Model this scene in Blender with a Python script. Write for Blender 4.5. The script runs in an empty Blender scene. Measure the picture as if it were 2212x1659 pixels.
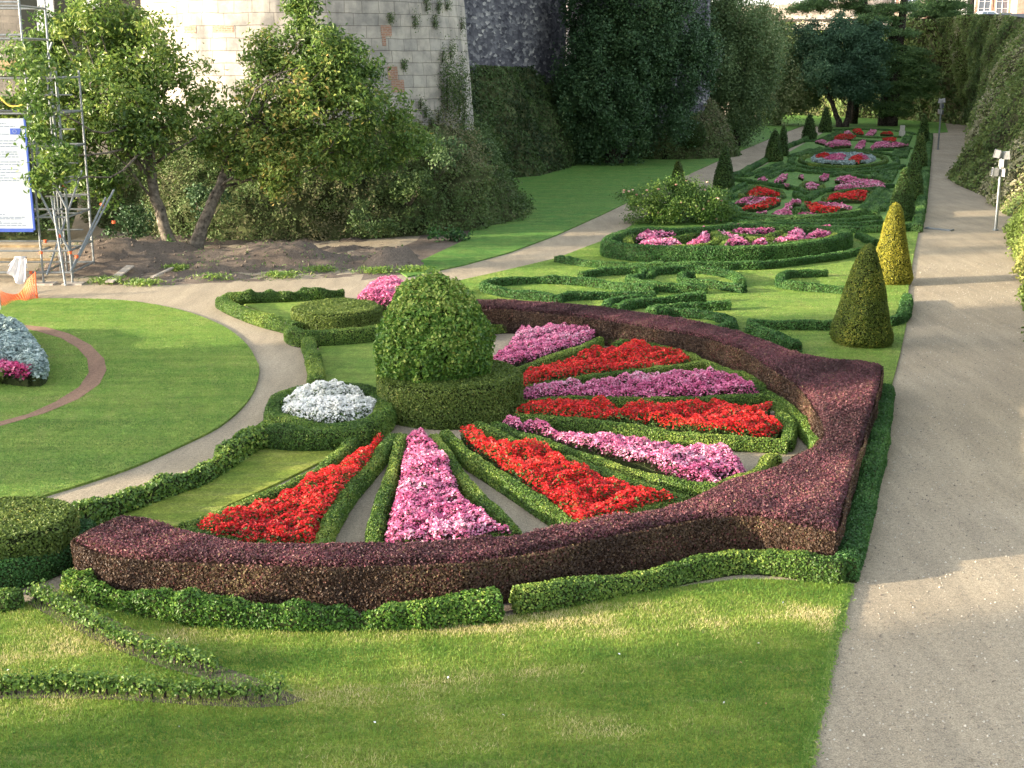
import bpy, math, random
import numpy as np
from mathutils import Vector
from mathutils.geometry import tessellate_polygon
rng = np.random.default_rng(7)
random.seed(7)
sc = bpy.context.scene
# ------------------------------------------------------------------ camera
CAM_H, FOC, HOR = 6.5, 2800.0, 130.0
K = FOC / 2300.0                          # distances below were first paced out for a wider lens
PITCH = math.atan((829.5 - HOR) / FOC)
cd = bpy.data.cameras.new('camera'); cam = bpy.data.objects.new('camera', cd)
sc.collection.objects.link(cam); sc.camera = cam
cam.location = (0, 0, CAM_H); cam.rotation_euler = (math.pi / 2 - PITCH, 0, 0)
cd.sensor_width = 36.0; cd.lens = 36.0 * FOC / 2212.0; cd.clip_start = 0.1; cd.clip_end = 3000
# ------------------------------------------------------------------ light
SUN_EL, SUN_DIR = math.radians(11.8), math.radians(14.9)     # travel direction: +x turned towards +y
w = bpy.data.worlds.new("World"); sc.world = w; w.use_nodes = True
nt = w.node_tree; bg = nt.nodes['Background']
sky = nt.nodes.new('ShaderNodeTexSky'); sky.sky_type = 'NISHITA'; sky.sun_disc = False
sky.sun_elevation = SUN_EL
# the sun stands opposite to its travel direction; rotation is measured clockwise from +y
sx, sy = -math.cos(SUN_DIR), -math.sin(SUN_DIR)
sky.sun_rotation = math.atan2(sx, sy)
sky.air_density = 1.0; sky.dust_density = 2.2; sky.ozone_density = 0.6
hs = nt.nodes.new('ShaderNodeHueSaturation'); hs.inputs['Saturation'].default_value = 0.42
nt.links.new(sky.outputs[0], hs.inputs['Color']); nt.links.new(hs.outputs[0], bg.inputs[0])
bg.inputs[1].default_value = 0.15
sd = bpy.data.lights.new('sun', 'SUN'); so = bpy.data.objects.new('sun', sd); sc.collection.objects.link(so)
sd.energy = 2.7; sd.angle = math.radians(0.8); sd.color = (1.0, 0.83, 0.60)
tr = Vector((math.cos(SUN_DIR) * math.cos(SUN_EL), math.sin(SUN_DIR) * math.cos(SUN_EL), -math.sin(SUN_EL)))
so.rotation_euler = tr.to_track_quat('-Z', 'Y').to_euler(); so.location = (-60, -10, 40)
sc.view_settings.view_transform = 'Standard'; sc.view_settings.look = 'None'
sc.view_settings.exposure = 2.35; sc.view_settings.gamma = 1.0
sc.cycles.max_bounces = 6; sc.cycles.diffuse_bounces = 3; sc.cycles.glossy_bounces = 2
sc.cycles.transmission_bounces = 4; sc.cycles.transparent_max_bounces = 6
sc.cycles.use_denoising = True
# ------------------------------------------------------------------ survey: plan positions on the ground
_c, _s = math.cos(PITCH), math.sin(PITCH)
def ray(u, v):
    x, y = u - 1106.0, v - 829.5
    return np.array((x, FOC * _c - y * _s, -FOC * _s - y * _c))
def G(u, v, z=0.0):                      # point of the horizontal plane z
    d = ray(u, v); t = (z - CAM_H) / d[2]
    return np.array((d[0] * t, d[1] * t, z))
def at(u, v, Y): return at_y(u, v, Y * K)
def at_y(u, v, Y):                       # point at distance Y
    d = ray(u, v); t = Y / d[1]
    return np.array((d[0] * t, Y, CAM_H + d[2] * t))
def P1(L): return [(1539.6 + a * .21306, 267.1 + b * .21306) for a, b in L]
def P2(L): return [(1288.2 + a * .32672, 377.0 + b * .32672) for a, b in L]
def GP(L, z=0.0): return np.array([G(u, v, z)[:2] for u, v in L])
def spline(P, ds=.2, closed=False):      # Catmull-Rom, resampled
    P = np.asarray(P, float); n = len(P)
    if n == 2 and not closed:
        Q = [P[0], P[1]]
    else:
        Q = []
        m = n if closed else n - 1
        for i in range(m):
            if closed: p0, p1, p2, p3 = P[i - 1], P[i], P[(i + 1) % n], P[(i + 2) % n]
            else: p0, p1, p2, p3 = P[max(i - 1, 0)], P[i], P[i + 1], P[min(i + 2, n - 1)]
            for t in np.linspace(0, 1, 8, endpoint=False):
                Q.append(.5 * ((2 * p1) + (-p0 + p2) * t + (2 * p0 - 5 * p1 + 4 * p2 - p3) * t * t + (-p0 + 3 * p1 - 3 * p2 + p3) * t ** 3))
        if not closed: Q.append(P[-1])
    Q = np.array(Q)
    if closed: Q = np.vstack([Q, Q[:1]])
    L = np.r_[0, np.cumsum(np.linalg.norm(np.diff(Q, axis=0), axis=1))]
    k = max(3, int(L[-1] / ds) + 1)
    T = np.linspace(0, L[-1], k, endpoint=not closed)
    return np.stack([np.interp(T, L, Q[:, j]) for j in range(Q.shape[1])], 1)
# smooth noise from summed sines
class SN:
    def __init__(self, seed, freq=1.0, n=10, dim=3):
        r = np.random.default_rng(seed)
        self.K = r.normal(size=(n, dim)) * freq * r.uniform(.5, 1.8, (n, 1)); self.p = r.uniform(0, 6.28, n)
        self.a = 1 / np.sqrt(n / 2)
    def __call__(self, P): return np.sin(np.asarray(P)[:, :self.K.shape[1]] @ self.K.T + self.p).sum(1) * self.a
n1, n2, n3 = SN(1, .45), SN(2, 1.4), SN(3, 5.0)
# ------------------------------------------------------------------ mesh building
def mesh_obj(name, parts, mats, parent=None, uv=None):
    """parts: (verts, faces(n,k), material index, rnd or None, smooth)"""
    vs, li, lt, mi, rn, sm = [], [], [], [], [], []
    off = 0
    for p in parts:
        V, F, m, r = p[:4]; s = p[4] if len(p) > 4 else False
        V = np.asarray(V, np.float32); F = np.asarray(F, np.int64)
        if len(F) == 0: continue
        vs.append(V); li.append((F + off).ravel()); lt.append(np.full(len(F), F.shape[1]))
        mi.append(np.full(len(F), m)); rn.append(np.full(len(F), .5) if r is None else np.asarray(r))
        sm.append(np.full(len(F), s)); off += len(V)
    vs = np.vstack(vs); li = np.concatenate(li); lt = np.concatenate(lt); mi = np.concatenate(mi)
    rn = np.concatenate(rn); sm = np.concatenate(sm)
    me = bpy.data.meshes.new(name)
    me.vertices.add(len(vs)); me.vertices.foreach_set('co', vs.ravel())
    me.loops.add(len(li)); me.loops.foreach_set('vertex_index', li.astype(np.int32))
    me.polygons.add(len(lt))
    me.polygons.foreach_set('loop_start', np.r_[0, np.cumsum(lt)[:-1]].astype(np.int32))
    try: me.polygons.foreach_set('loop_total', lt.astype(np.int32))
    except Exception: pass
    me.polygons.foreach_set('material_index', mi.astype(np.int32))
    me.polygons.foreach_set('use_smooth', sm.astype(bool))
    a = me.attributes.new('rnd', 'FLOAT', 'FACE'); a.data.foreach_set('value', rn.astype(np.float32))
    if uv is not None:
        l = me.uv_layers.new(name='UVMap'); l.data.foreach_set('uv', np.asarray(uv, np.float32)[li].ravel())
    for m in (mats if isinstance(mats, (list, tuple)) else [mats]): me.materials.append(m)
    me.update(calc_edges=True); me.validate()
    o = bpy.data.objects.new(name, me); sc.collection.objects.link(o)
    if parent is not None:
        o.parent = parent
        pl = Vector((0, 0, 0)); q = parent
        while q is not None: pl += Vector(q.location); q = q.parent
        o.location = -pl
    return o
def thing(name, label, cat, loc=(0, 0, 0), group=None):
    o = bpy.data.objects.new(name, None); sc.collection.objects.link(o); o.location = loc
    o.empty_display_size = .2
    return tag(o, label, cat, group)
def tag(o, label, cat, group=None, kind=None):
    if label: o['label'] = label
    if cat: o['category'] = cat
    if group: o['group'] = group
    if kind: o['kind'] = kind
    return o
def struct(name, parts, mats, uv=None):
    o = mesh_obj(name, parts, mats, uv=uv); o['kind'] = 'structure'; return o
def tris(F):
    F = np.asarray(F)
    return F if F.shape[1] == 3 else np.vstack([F[:, [0, 1, 2]], F[:, [0, 2, 3]]])
def sample(V, F, dens=None, n=None):
    V = np.asarray(V, float); T = tris(F); a, b, c = V[T[:, 0]], V[T[:, 1]], V[T[:, 2]]
    N = np.cross(b - a, c - a); A = np.linalg.norm(N, axis=1) / 2; ok = A > 1e-9
    a, b, c, N, A = a[ok], b[ok], c[ok], N[ok], A[ok]
    if n is None: n = int(A.sum() * dens)
    i = rng.choice(len(A), n, p=A / A.sum()); r1 = np.sqrt(rng.random(n))[:, None]; r2 = rng.random(n)[:, None]
    P = (1 - r1) * a[i] + r1 * (1 - r2) * b[i] + r1 * r2 * c[i]
    return P, N[i] / (2 * A[i])[:, None]
def unit(a): return a / np.maximum(np.linalg.norm(a, axis=1), 1e-9)[:, None]
def leaves(P, N, L, W=None, jit=.8, up=0.0, base=.3):
    """leaf-sized four-sided faces at P, roughly facing N"""
    n = len(P); L = np.broadcast_to(np.asarray(L, float), (n,)) * rng.uniform(.65, 1.35, n)
    W = L * .7 if W is None else np.broadcast_to(W, (n,)) * rng.uniform(.7, 1.3, n)
    N = unit(N + jit * rng.normal(size=(n, 3)) + np.array((0, 0, up)))
    T = unit(np.cross(N, rng.normal(size=(n, 3)))); B = np.cross(N, T)
    b = P - T * (L * .5)[:, None]; t = P + T * (L * .5)[:, None]
    m = P - T * (L * (.5 - base - .12))[:, None]
    s1 = m + B * (W * .5)[:, None] + N * (L * .12)[:, None]; s2 = m - B * (W * .5)[:, None] + N * (L * .12)[:, None]
    V = np.stack([b, s2, t, s1], 1).reshape(-1, 3)
    return V, np.arange(4 * n).reshape(-1, 4)
def sweep(path, w, h, closed=False, rough=.03, z0=0.0, taper=.06):
    """clipped-hedge body along a plan path (n,2)"""
    path = np.asarray(path, float); n = len(path)
    if closed: T = np.roll(path, -1, 0) - np.roll(path, 1, 0)
    else: T = np.gradient(path, axis=0)
    T = unit(np.c_[T, np.zeros(n)])[:, :2]; R = np.c_[T[:, 1], -T[:, 0]]
    prof = np.array([(-.5, 0), (-.52, .45), (-.5 + taper, .88), (-.32, 1.0), (.32, 1.0), (.5 - taper, .88), (.52, .45), (.5, 0)])
    k = len(prof)
    V = np.zeros((n, k, 3))
    for j, (a, b) in enumerate(prof):
        V[:, j, :2] = path + R * (a * w); V[:, j, 2] = z0 + b * h
    V = V.reshape(-1, 3)
    d = rough * (n2(V * 2.2) * .6 + n3(V) * .6); dn = unit(V - np.repeat(np.c_[path, np.full(n, z0 + h * .4)], k, 0))
    zmask = np.clip((V[:, 2:3] - z0) / (.3 * h), 0, 1)
    V = V + dn * d[:, None] * zmask
    F = []
    m = n if closed else n - 1
    i = np.arange(m)[:, None]; j = np.arange(k - 1)[None]
    a = (i * k + j); b = (((i + 1) % n) * k + j)
    F = np.stack([a, a + 1, b + 1, b], -1).reshape(-1, 4)
    if not closed:
        caps = []
        for base, flip in ((0, True), ((n - 1) * k, False)):
            for q in range(k // 2 - 1):
                f = [base + q, base + q + 1, base + k - 2 - q, base + k - 1 - q]
                caps.append(f[::-1] if flip else f)
        F = np.vstack([F, np.array(caps)])
    return V, F
def prism(poly, h, z0=0.0, rough=.0, bottom=False, seg=.25, smooth_top=True):
    """upright block over a plan outline (n,2): sides + top"""
    poly = np.asarray(poly, float)
    A = .5 * np.sum(poly[:, 0] * np.roll(poly[:, 1], -1) - np.roll(poly[:, 0], -1) * poly[:, 1])
    if A < 0: poly = poly[::-1]
    n = len(poly)
    V = np.vstack([np.c_[poly, np.full(n, z0)], np.c_[poly, np.full(n, z0 + h * .9)], np.c_[poly, np.full(n, z0 + h)]])
    c = poly.mean(0)
    i = np.arange(n); j = (i + 1) % n
    S = np.vstack([np.stack([i + q * n, j + q * n, j + (q + 1) * n, i + (q + 1) * n], 1) for q in (0, 1)])
    tri = tessellate_polygon([[Vector((x, y, 0)) for x, y in poly]])
    Tt = []
    for a, b, d in tri:
        pa, pb, pd = poly[a], poly[b], poly[d]
        cr = (pb[0] - pa[0]) * (pd[1] - pa[1]) - (pb[1] - pa[1]) * (pd[0] - pa[0])
        Tt.append((a, b, d) if cr > 0 else (a, d, b))
    return V, S, np.array(Tt) + 2 * n
def sheet(name, V_outline, mat, z=0.004, sm=True, ds=.4, world=False, zref=0.0):
    P = np.asarray(V_outline) if world else GP(V_outline, zref)
    if sm: P = spline(P, ds, True)
    V, S, T = prism(P, .001, z)
    return struct(name, [(V[2 * len(P):], T - 2 * len(P), 0, None)], mat)
def inside(P, poly):
    x, y = P[:, 0], P[:, 1]; r = np.zeros(len(P), bool); n = len(poly); j = n - 1
    for i in range(n):
        xi, yi, xj, yj = *poly[i], *poly[j]
        c = ((yi > y) != (yj > y)) & (x < (xj - xi) * (y - yi) / (yj - yi + 1e-12) + xi); r ^= c; j = i
    return r
def edge_dist(P, poly):
    d = np.full(len(P), 1e9); n = len(poly)
    for i in range(n):
        a, b = poly[i], poly[(i + 1) % n]; ab = b - a; t = np.clip(((P - a) @ ab) / (ab @ ab + 1e-12), 0, 1)
        d = np.minimum(d, np.linalg.norm(P - a - t[:, None] * ab, axis=1))
    return d
def tube(pts, rad, k=8):
    pts = np.asarray(pts, float); n = len(pts); rad = np.broadcast_to(rad, (n,))
    T = unit(np.gradient(pts, axis=0)); ref = np.array((1., .13, .05))
    A = unit(np.cross(T, ref)); B = np.cross(T, A); th = np.arange(k) * 2 * math.pi / k
    V = (pts[:, None] + rad[:, None, None] * (np.cos(th)[None, :, None] * A[:, None] + np.sin(th)[None, :, None] * B[:, None])).reshape(-1, 3)
    i = np.arange(n - 1)[:, None]; j = np.arange(k)[None]; jn = (j + 1) % k
    F = np.stack([i * k + j, i * k + jn, (i + 1) * k + jn, (i + 1) * k + j], -1).reshape(-1, 4)
    e = (n - 1) * k
    caps = [f for q in range(1, k - 2, 2) for f in ((q + 2, q + 1, q, 0), (e, e + q, e + q + 1, e + q + 2))]
    return V, np.vstack([F, np.array(caps)])
def join(lst):
    vs, fs, o = [], [], 0
    for V, F in lst: vs.append(V); fs.append(np.asarray(F) + o); o += len(V)
    return np.vstack(vs), np.vstack(fs)
def box(x0, y0, z0, x1, y1, z1):
    V = np.array([(x, y, z) for z in (z0, z1) for y in (y0, y1) for x in (x0, x1)], float)
    return V, np.array([(0, 2, 3, 1), (4, 5, 7, 6), (0, 1, 5, 4), (2, 6, 7, 3), (0, 4, 6, 2), (1, 3, 7, 5)])
def obox(c, ax, ay, az):                 # oriented box: centre and half axes
    c, ax, ay, az = map(np.asarray, (c, ax, ay, az))
    V, F = box(-1, -1, -1, 1, 1, 1)
    return c + V[:, :1] * ax + V[:, 1:2] * ay + V[:, 2:] * az, F
def lathe(prof, k=40, c=(0, 0)):
    n = len(prof); th = np.arange(k) * 2 * math.pi / k
    V = np.array([(c[0] + r * math.cos(t), c[1] + r * math.sin(t), z) for r, z in prof for t in th])
    i = np.arange(n - 1)[:, None]; j = np.arange(k)[None]; jn = (j + 1) % k
    F = np.stack([i * k + j, i * k + jn, (i + 1) * k + jn, (i + 1) * k + j], -1).reshape(-1, 4)
    return V, F
# ------------------------------------------------------------------ materials
def mat(name):
    m = bpy.data.materials.new(name); m.use_nodes = True; t = m.node_tree
    return m, t, t.nodes['Principled BSDF'], t.nodes.new, t.links.new
def rgba(c): return (*c, 1.0)
def ramp(new, link, fac, stops):
    r = new('ShaderNodeValToRGB'); e = r.color_ramp.elements
    while len(e) < len(stops): e.new(.5)
    for k, (p, c) in zip(e, stops): k.position = p; k.color = rgba(c)
    link(fac, r.inputs[0]); return r.outputs[0]
def noise(new, link, scale, detail=4, vec=None, rough=.55):
    n = new('ShaderNodeTexNoise'); n.inputs['Scale'].default_value = scale; n.inputs['Detail'].default_value = detail
    n.inputs['Roughness'].default_value = rough
    if vec is not None: link(vec, n.inputs['Vector'])
    return n.outputs['Fac']
def mixc(new, link, f, a, b, mode='MIX'):
    m = new('ShaderNodeMix'); m.data_type = 'RGBA'; m.blend_type = mode
    for v, s in ((f, m.inputs[0]), (a, m.inputs[6]), (b, m.inputs[7])):
        if hasattr(v, 'links'): link(v, s)
        elif isinstance(v, (int, float)): s.default_value = v
        else: s.default_value = rgba(v)
    return m.outputs[2]
def bump(new, link, b, h, st=.5, dist=.02):
    n = new('ShaderNodeBump'); n.inputs['Strength'].default_value = st; n.inputs['Distance'].default_value = dist
    link(h, n.inputs['Height']); link(n.outputs[0], b.inputs['Normal'])
def objco(new): return new('ShaderNodeNewGeometry').outputs['Position']
def leafmat(name, stops, trans=.25, rough=.5, spec=.35, gain=1.0):
    stops = [(p, tuple(min(.9, x * gain) for x in c)) for p, c in stops]
    m, t, b, new, link = mat(name)
    a = new('ShaderNodeAttribute'); a.attribute_name = 'rnd'
    col = ramp(new, link, a.outputs['Fac'], stops)
    link(col, b.inputs['Base Color']); b.inputs['Roughness'].default_value = rough
    b.inputs['Specular IOR Level'].default_value = spec
    if trans > 0:
        tl = new('ShaderNodeBsdfTranslucent'); link(col, tl.inputs[0]); mx = new('ShaderNodeMixShader'); mx.inputs[0].default_value = trans
        link(b.outputs[0], mx.inputs[1]); link(tl.outputs[0], mx.inputs[2]); link(mx.outputs[0], t.nodes['Material Output'].inputs[0])
    return m
def plain(name, c, rough=.7, metal=0.0, var=.12, scale=8.0, spec=.4, bmp=0.0):
    m, t, b, new, link = mat(name)
    f = noise(new, link, scale, 5, objco(new))
    lo = tuple(x * (1 - var * 1.6) for x in c); hi = tuple(min(1, x * (1 + var * 1.2)) for x in c)
    link(ramp(new, link, f, [(.3, lo), (.7, hi)]), b.inputs['Base Color'])
    b.inputs['Roughness'].default_value = rough; b.inputs['Metallic'].default_value = metal; b.inputs['Specular IOR Level'].default_value = spec
    if bmp: bump(new, link, b, noise(new, link, scale * 4, 6, objco(new)), bmp, .02)
    return m
def grassmat(name, a, bcol, dry, dryamt=.5, streak=(1, 1, 1), mow=0.0):
    m, t, b, new, link = mat(name); p = objco(new)
    mp = new('ShaderNodeMapping'); link(p, mp.inputs[0]); mp.inputs['Scale'].default_value = streak; v = mp.outputs[0]
    c = ramp(new, link, noise(new, link, .8, 7, p, .68), [(.36, a), (.64, bcol)])
    d = ramp(new, link, noise(new, link, 1.6, 8, v, .72), [(.5, (0, 0, 0)), (.5 + .28 / max(dryamt, .05), (1, 1, 1))])
    c = mixc(new, link, d, c, dry)
    for sc_, lo, hi in ((70, .40, 1.6), (22, .60, 1.40), (6.5, .74, 1.25), (2.2, .82, 1.17)):
        f = ramp(new, link, noise(new, link, sc_, 5, p, .75), [(.32, (lo, lo * 1.02, lo)), (.68, (hi, hi * .99, hi * .95))])
        c = mixc(new, link, 1.0, c, f, 'MULTIPLY')
    mp = new('ShaderNodeMapping'); link(p, mp.inputs[0]); mp.inputs['Rotation'].default_value = (0, 0, mow); mp.inputs['Scale'].default_value = (.25, 3.2, 1)
    f = ramp(new, link, noise(new, link, 1.0, 5, mp.outputs[0], .6), [(.36, (.80, .84, .78)), (.64, (1.2, 1.15, 1.12))])
    c = mixc(new, link, .8, c, mixc(new, link, 1.0, c, f, 'MULTIPLY'))
    link(c, b.inputs['Base Color']); b.inputs['Roughness'].default_value = .75; b.inputs['Specular IOR Level'].default_value = .12
    bump(new, link, b, noise(new, link, 30, 6, p, .8), 1.0, .05); return m
def gravelmat(name, c1, c2, speck=.35):
    m, t, b, new, link = mat(name); p = objco(new)
    c = ramp(new, link, noise(new, link, .35, 6, p, .6), [(.3, c1), (.7, c2)])
    g = ramp(new, link, noise(new, link, 55, 4, p, .8), [(.30, (1 - speck * 2,) * 3), (.5, (1, 1, 1)), (.70, (1 + speck * 1.5,) * 3)])
    c = mixc(new, link, 1.0, c, g, 'MULTIPLY')
    g = ramp(new, link, noise(new, link, 16, 6, p, .85), [(.34, (1 - speck,) * 3), (.5, (1, 1, 1)), (.66, (1 + speck * .7,) * 3)])
    c = mixc(new, link, 1.0, c, g, 'MULTIPLY')
    mp = new('ShaderNodeMapping'); link(p, mp.inputs[0]); mp.inputs['Rotation'].default_value = (0, 0, .36); mp.inputs['Scale'].default_value = (2.4, .35, 1)
    g = ramp(new, link, noise(new, link, 1.0, 6, mp.outputs[0], .7), [(.38, (.86, .86, .87)), (.62, (1.07, 1.06, 1.05))])
    c = mixc(new, link, 1.0, c, g, 'MULTIPLY')
    k = ramp(new, link, noise(new, link, 9, 5, p, .7), [(.6, (1, 1, 1)), (.72, (.72, .7, .68))])
    c = mixc(new, link, 1.0, c, k, 'MULTIPLY')
    link(c, b.inputs['Base Color']); b.inputs['Roughness'].default_value = .95; b.inputs['Specular IOR Level'].default_value = .1
    bump(new, link, b, noise(new, link, 60, 5, p, .8), .7, .02); return m
M = {}
M['grass_front'] = grassmat('grass_front', (.185, .275, .050), (.295, .335, .070), (.48, .41, .22), .55, (.5, 2.4, 1), .25)
M['grass'] = grassmat('grass', (.150, .265, .056), (.220, .300, .072), (.30, .30, .12), .4, (1.6, .6, 1), -.5)
M['grass_far'] = grassmat('grass_far', (.095, .225, .056), (.140, .250, .064), (.22, .27, .10), .35, (1, 1, 1), .5)
M['gravel'] = gravelmat('gravel', (.32, .27, .195), (.39, .335, .248))
M['soil'] = gravelmat('soil', (.125, .10, .08), (.20, .165, .135), .4)
M['redsoil'] = gravelmat('redsoil', (.24, .15, .105), (.31, .20, .14), .25)
M['core'] = plain('twigs', (.030, .040, .014), .9, var=.4, scale=20, spec=.1)
M['core_yew'] = plain('yew_twigs', (.022, .030, .010), .9, var=.4, scale=20, spec=.1)
M['core_red'] = plain('barberry_twigs', (.055, .032, .022), .9, var=.4, scale=20, spec=.1)
M['box'] = leafmat('box_leaf', [(0, (.026, .060, .012)), (.42, (.064, .125, .022)), (.75, (.120, .185, .032)), (1, (.24, .29, .06))], .25, .45, .35, gain=1.5)
M['boxdark'] = leafmat('box_leaf_deep', [(0, (.014, .048, .012)), (.5, (.032, .092, .020)), (.85, (.060, .135, .030)), (1, (.10, .18, .05))], .2, .5, .35, gain=1.5)
M['sunlit_yew'] = leafmat('sunlit_yew_leaf', [(0, (.07, .08, .010)), (.45, (.17, .17, .018)), (.85, (.30, .27, .03)), (1, (.42, .36, .06))], .25, .5, .3, gain=1.3)  # low sun on the one bright cone, mixed into its leaf colour
M['hornbeam'] = leafmat('clipped_leaf', [(0, (.045, .075, .014)), (.5, (.090, .130, .026)), (.85, (.14, .175, .040)), (1, (.22, .22, .06))], .25, .5, .3, gain=1.5)
M['laurel'] = leafmat('laurel_leaf', [(0, (.022, .060, .010)), (.5, (.055, .125, .018)), (.82, (.12, .20, .030)), (1, (.24, .29, .07))], .25, .42, .3, gain=1.5)
M['yew'] = leafmat('yew_leaf', [(0, (.030, .048, .008)), (.5, (.062, .092, .012)), (.85, (.11, .135, .016)), (1, (.22, .21, .03))], .2, .5, .3, gain=1.35)
M['yewfar'] = leafmat('yew_leaf_deep', [(0, (.020, .046, .012)), (.5, (.040, .080, .018)), (.9, (.070, .115, .024)), (1, (.12, .15, .04))], .2, .5, .3, gain=1.5)
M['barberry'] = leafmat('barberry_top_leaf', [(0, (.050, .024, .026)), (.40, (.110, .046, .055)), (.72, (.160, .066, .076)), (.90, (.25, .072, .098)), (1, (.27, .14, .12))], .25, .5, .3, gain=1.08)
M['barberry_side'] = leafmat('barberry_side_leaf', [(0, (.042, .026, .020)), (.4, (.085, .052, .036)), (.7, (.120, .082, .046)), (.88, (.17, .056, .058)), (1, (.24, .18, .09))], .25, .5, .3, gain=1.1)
M['red'] = leafmat('red_petal', [(0, (.30, .008, .012)), (.4, (.60, .018, .020)), (.8, (.80, .040, .035)), (1, (.90, .13, .09))], .2, .45, .3)
M['pink'] = leafmat('pink_petal', [(0, (.42, .06, .17)), (.35, (.70, .17, .35)), (.75, (.82, .33, .50)), (1, (.92, .62, .72))], .2, .45, .3)
M['magenta'] = leafmat('magenta_petal', [(0, (.38, .03, .12)), (.5, (.66, .09, .27)), (1, (.85, .40, .55))], .2, .45, .3)
M['white'] = leafmat('white_petal', [(0, (.74, .75, .68)), (.4, (.84, .84, .80)), (1, (.88, .88, .86))], .2, .5, .3)
M['begonia'] = leafmat('bedding_leaf', [(0, (.045, .014, .020)), (.5, (.060, .028, .026)), (.8, (.055, .075, .026)), (1, (.07, .12, .03))], .2, .4, .3)
M['beggreen'] = leafmat('bedding_leaf_green', [(0, (.04, .07, .02)), (.5, (.07, .13, .03)), (1, (.12, .20, .05))], .2, .4, .4, gain=1.3)
M['silver'] = leafmat('silver_leaf', [(0, (.20, .27, .26)), (.5, (.33, .42, .41)), (1, (.58, .66, .64))], .15, .7, .2)
# ================================================================== SETTING
def lawn(name, L, m, top=.04, ds=.3, sm=True, world=False):
    P = np.asarray(L) if world else GP(L, top)
    if sm: P = spline(P, ds, True)
    V, S, T = prism(P, top, 0)
    o = struct(name, [(V, S, 0, None), (V, T, 0, None)], m); return P
gp = np.array([(-400, -60), (400, -60), (400, 700), (-400, 700)], float)
V, S, T = prism(gp, .01, -.01); struct('ground', [(V[8:], T - 8, 0, None)], M['gravel'])
front_lawn = lawn('lawn_front', [(1832, 1262), (1808, 1340), (1775, 1480), (1748, 1600), (1722, 1720), (1690, 1900), (900, 1950), (-100, 1900), (-500, 1750), (-450, 1500), (-250, 1330), (-60, 1312), (60, 1300), (140, 1268), (250, 1302), (400, 1327), (600, 1348), (800, 1354), (1000, 1344), (1100, 1330), (1250, 1303), (1400, 1280), (1500, 1262), (1600, 1250), (1700, 1252), (1790, 1262)], M['grass_front'], sm=False)
left_lawn = lawn('lawn_circle', [(-400, 690), (-150, 660), (0, 652), (70, 645), (200, 645), (300, 652), (400, 672), (480, 703), (530, 740), (555, 780), (560, 800), (550, 840), (520, 882), (470, 922), (400, 957), (300, 1002), (200, 1037), (105, 1066), (0, 1100), (-150, 1140), (-400, 1180), (-700, 1000), (-650, 800)], M['grass'])
lawn('lawn_wedge', [(185, 1112), (300, 1076), (420, 1040), (520, 985), (585, 948), (770, 946), (700, 992), (600, 1042), (500, 1087), (400, 1132), (300, 1140), (240, 1128)], M['grass_front'])
lawn('lawn_panel', [(690, 736), (810, 726), (880, 760), (870, 850), (780, 850), (690, 850), (684, 790)], M['grass'], sm=False)
lawn('lawn_triangle', [(492, 642), (740, 640), (800, 660), (760, 690), (640, 695), (560, 670)], M['grass'], sm=False)
mid_lawn = lawn('lawn_middle', [(800, 640), (900, 622), (980, 608), (1080, 586), (1200, 558), (1300, 520), (1345, 500), (1700, 508), (1984, 500), (1972, 560), (1963, 620), (1958, 700), (1944, 765), (1927, 828), (1905, 850), (1700, 780), (1400, 700), (1000, 665), (820, 660)], M['grass'], sm=False)
side_lawn = lawn('lawn_slope', [(880, 597), (1000, 572), (1100, 545), (1200, 508), (1300, 463), (1400, 415), (1500, 370), (1600, 325), (1700, 284), (1760, 262), (1700, 236), (1500, 300), (1240, 340), (1100, 380), (1060, 440), (1000, 520), (915, 560), (860, 585)], M['grass_far'], sm=False)
lawn('lawn_parterre', [(1352, 494), (1450, 430), (1570, 398), (1680, 342), (1790, 280), (1810, 272), (2004, 278), (2006, 340), (1994, 420), (1980, 494), (1700, 501)], M['grass_far'], sm=False, top=.036)
lawn('lawn_end', [(1690, 225), (1850, 235), (2040, 262), (2048, 285), (2010, 288), (1790, 276), (1730, 268), (1660, 250)], M['grass_far'], sm=False, top=.031)
# bare cuts in the lawns
sheet('earth_path', [(-120, 712), (0, 700), (40, 701), (100, 707), (150, 721), (195, 745), (225, 775), (230, 800), (215, 830), (170, 862), (100, 892), (0, 921), (-120, 950), (-120, 938), (0, 911), (60, 895), (120, 868), (170, 837), (192, 805), (188, 775), (165, 750), (130, 730), (80, 716), (40, 708), (-120, 722)], M['redsoil'], .045, zref=.04, sm=False)
sheet('earth_strip', [(60, 1305), (150, 1355), (233, 1396), (333, 1437), (433, 1464), (535, 1500), (480, 1512), (300, 1504), (150, 1494), (-60, 1494), (-300, 1500), (-300, 1522), (-60, 1512), (120, 1509), (250, 1512), (420, 1524), (560, 1530), (625, 1524), (660, 1513), (630, 1500), (567, 1470), (483, 1442), (380, 1400), (300, 1365), (200, 1318), (130, 1275), (90, 1270)], M['soil'], .045, zref=.04, sm=False)
sheet('earth_border', [(120, 1245), (250, 1290), (400, 1320), (600, 1342), (800, 1348), (1000, 1338), (1100, 1324), (1250, 1296), (1400, 1272), (1500, 1252), (1600, 1236), (1700, 1238), (1830, 1262), (1790, 1150), (1400, 1150), (900, 1230), (300, 1200), (140, 1190)], M['soil'], .004, sm=False)
sheet('earth_margin', [(780, 606), (860, 594), (930, 582), (1000, 566), (1080, 530), (1150, 490), (1160, 440), (1120, 400), (1240, 372), (1240, 340), (1000, 400), (900, 520), (800, 560)], M['soil'], .004, sm=False)
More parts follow.
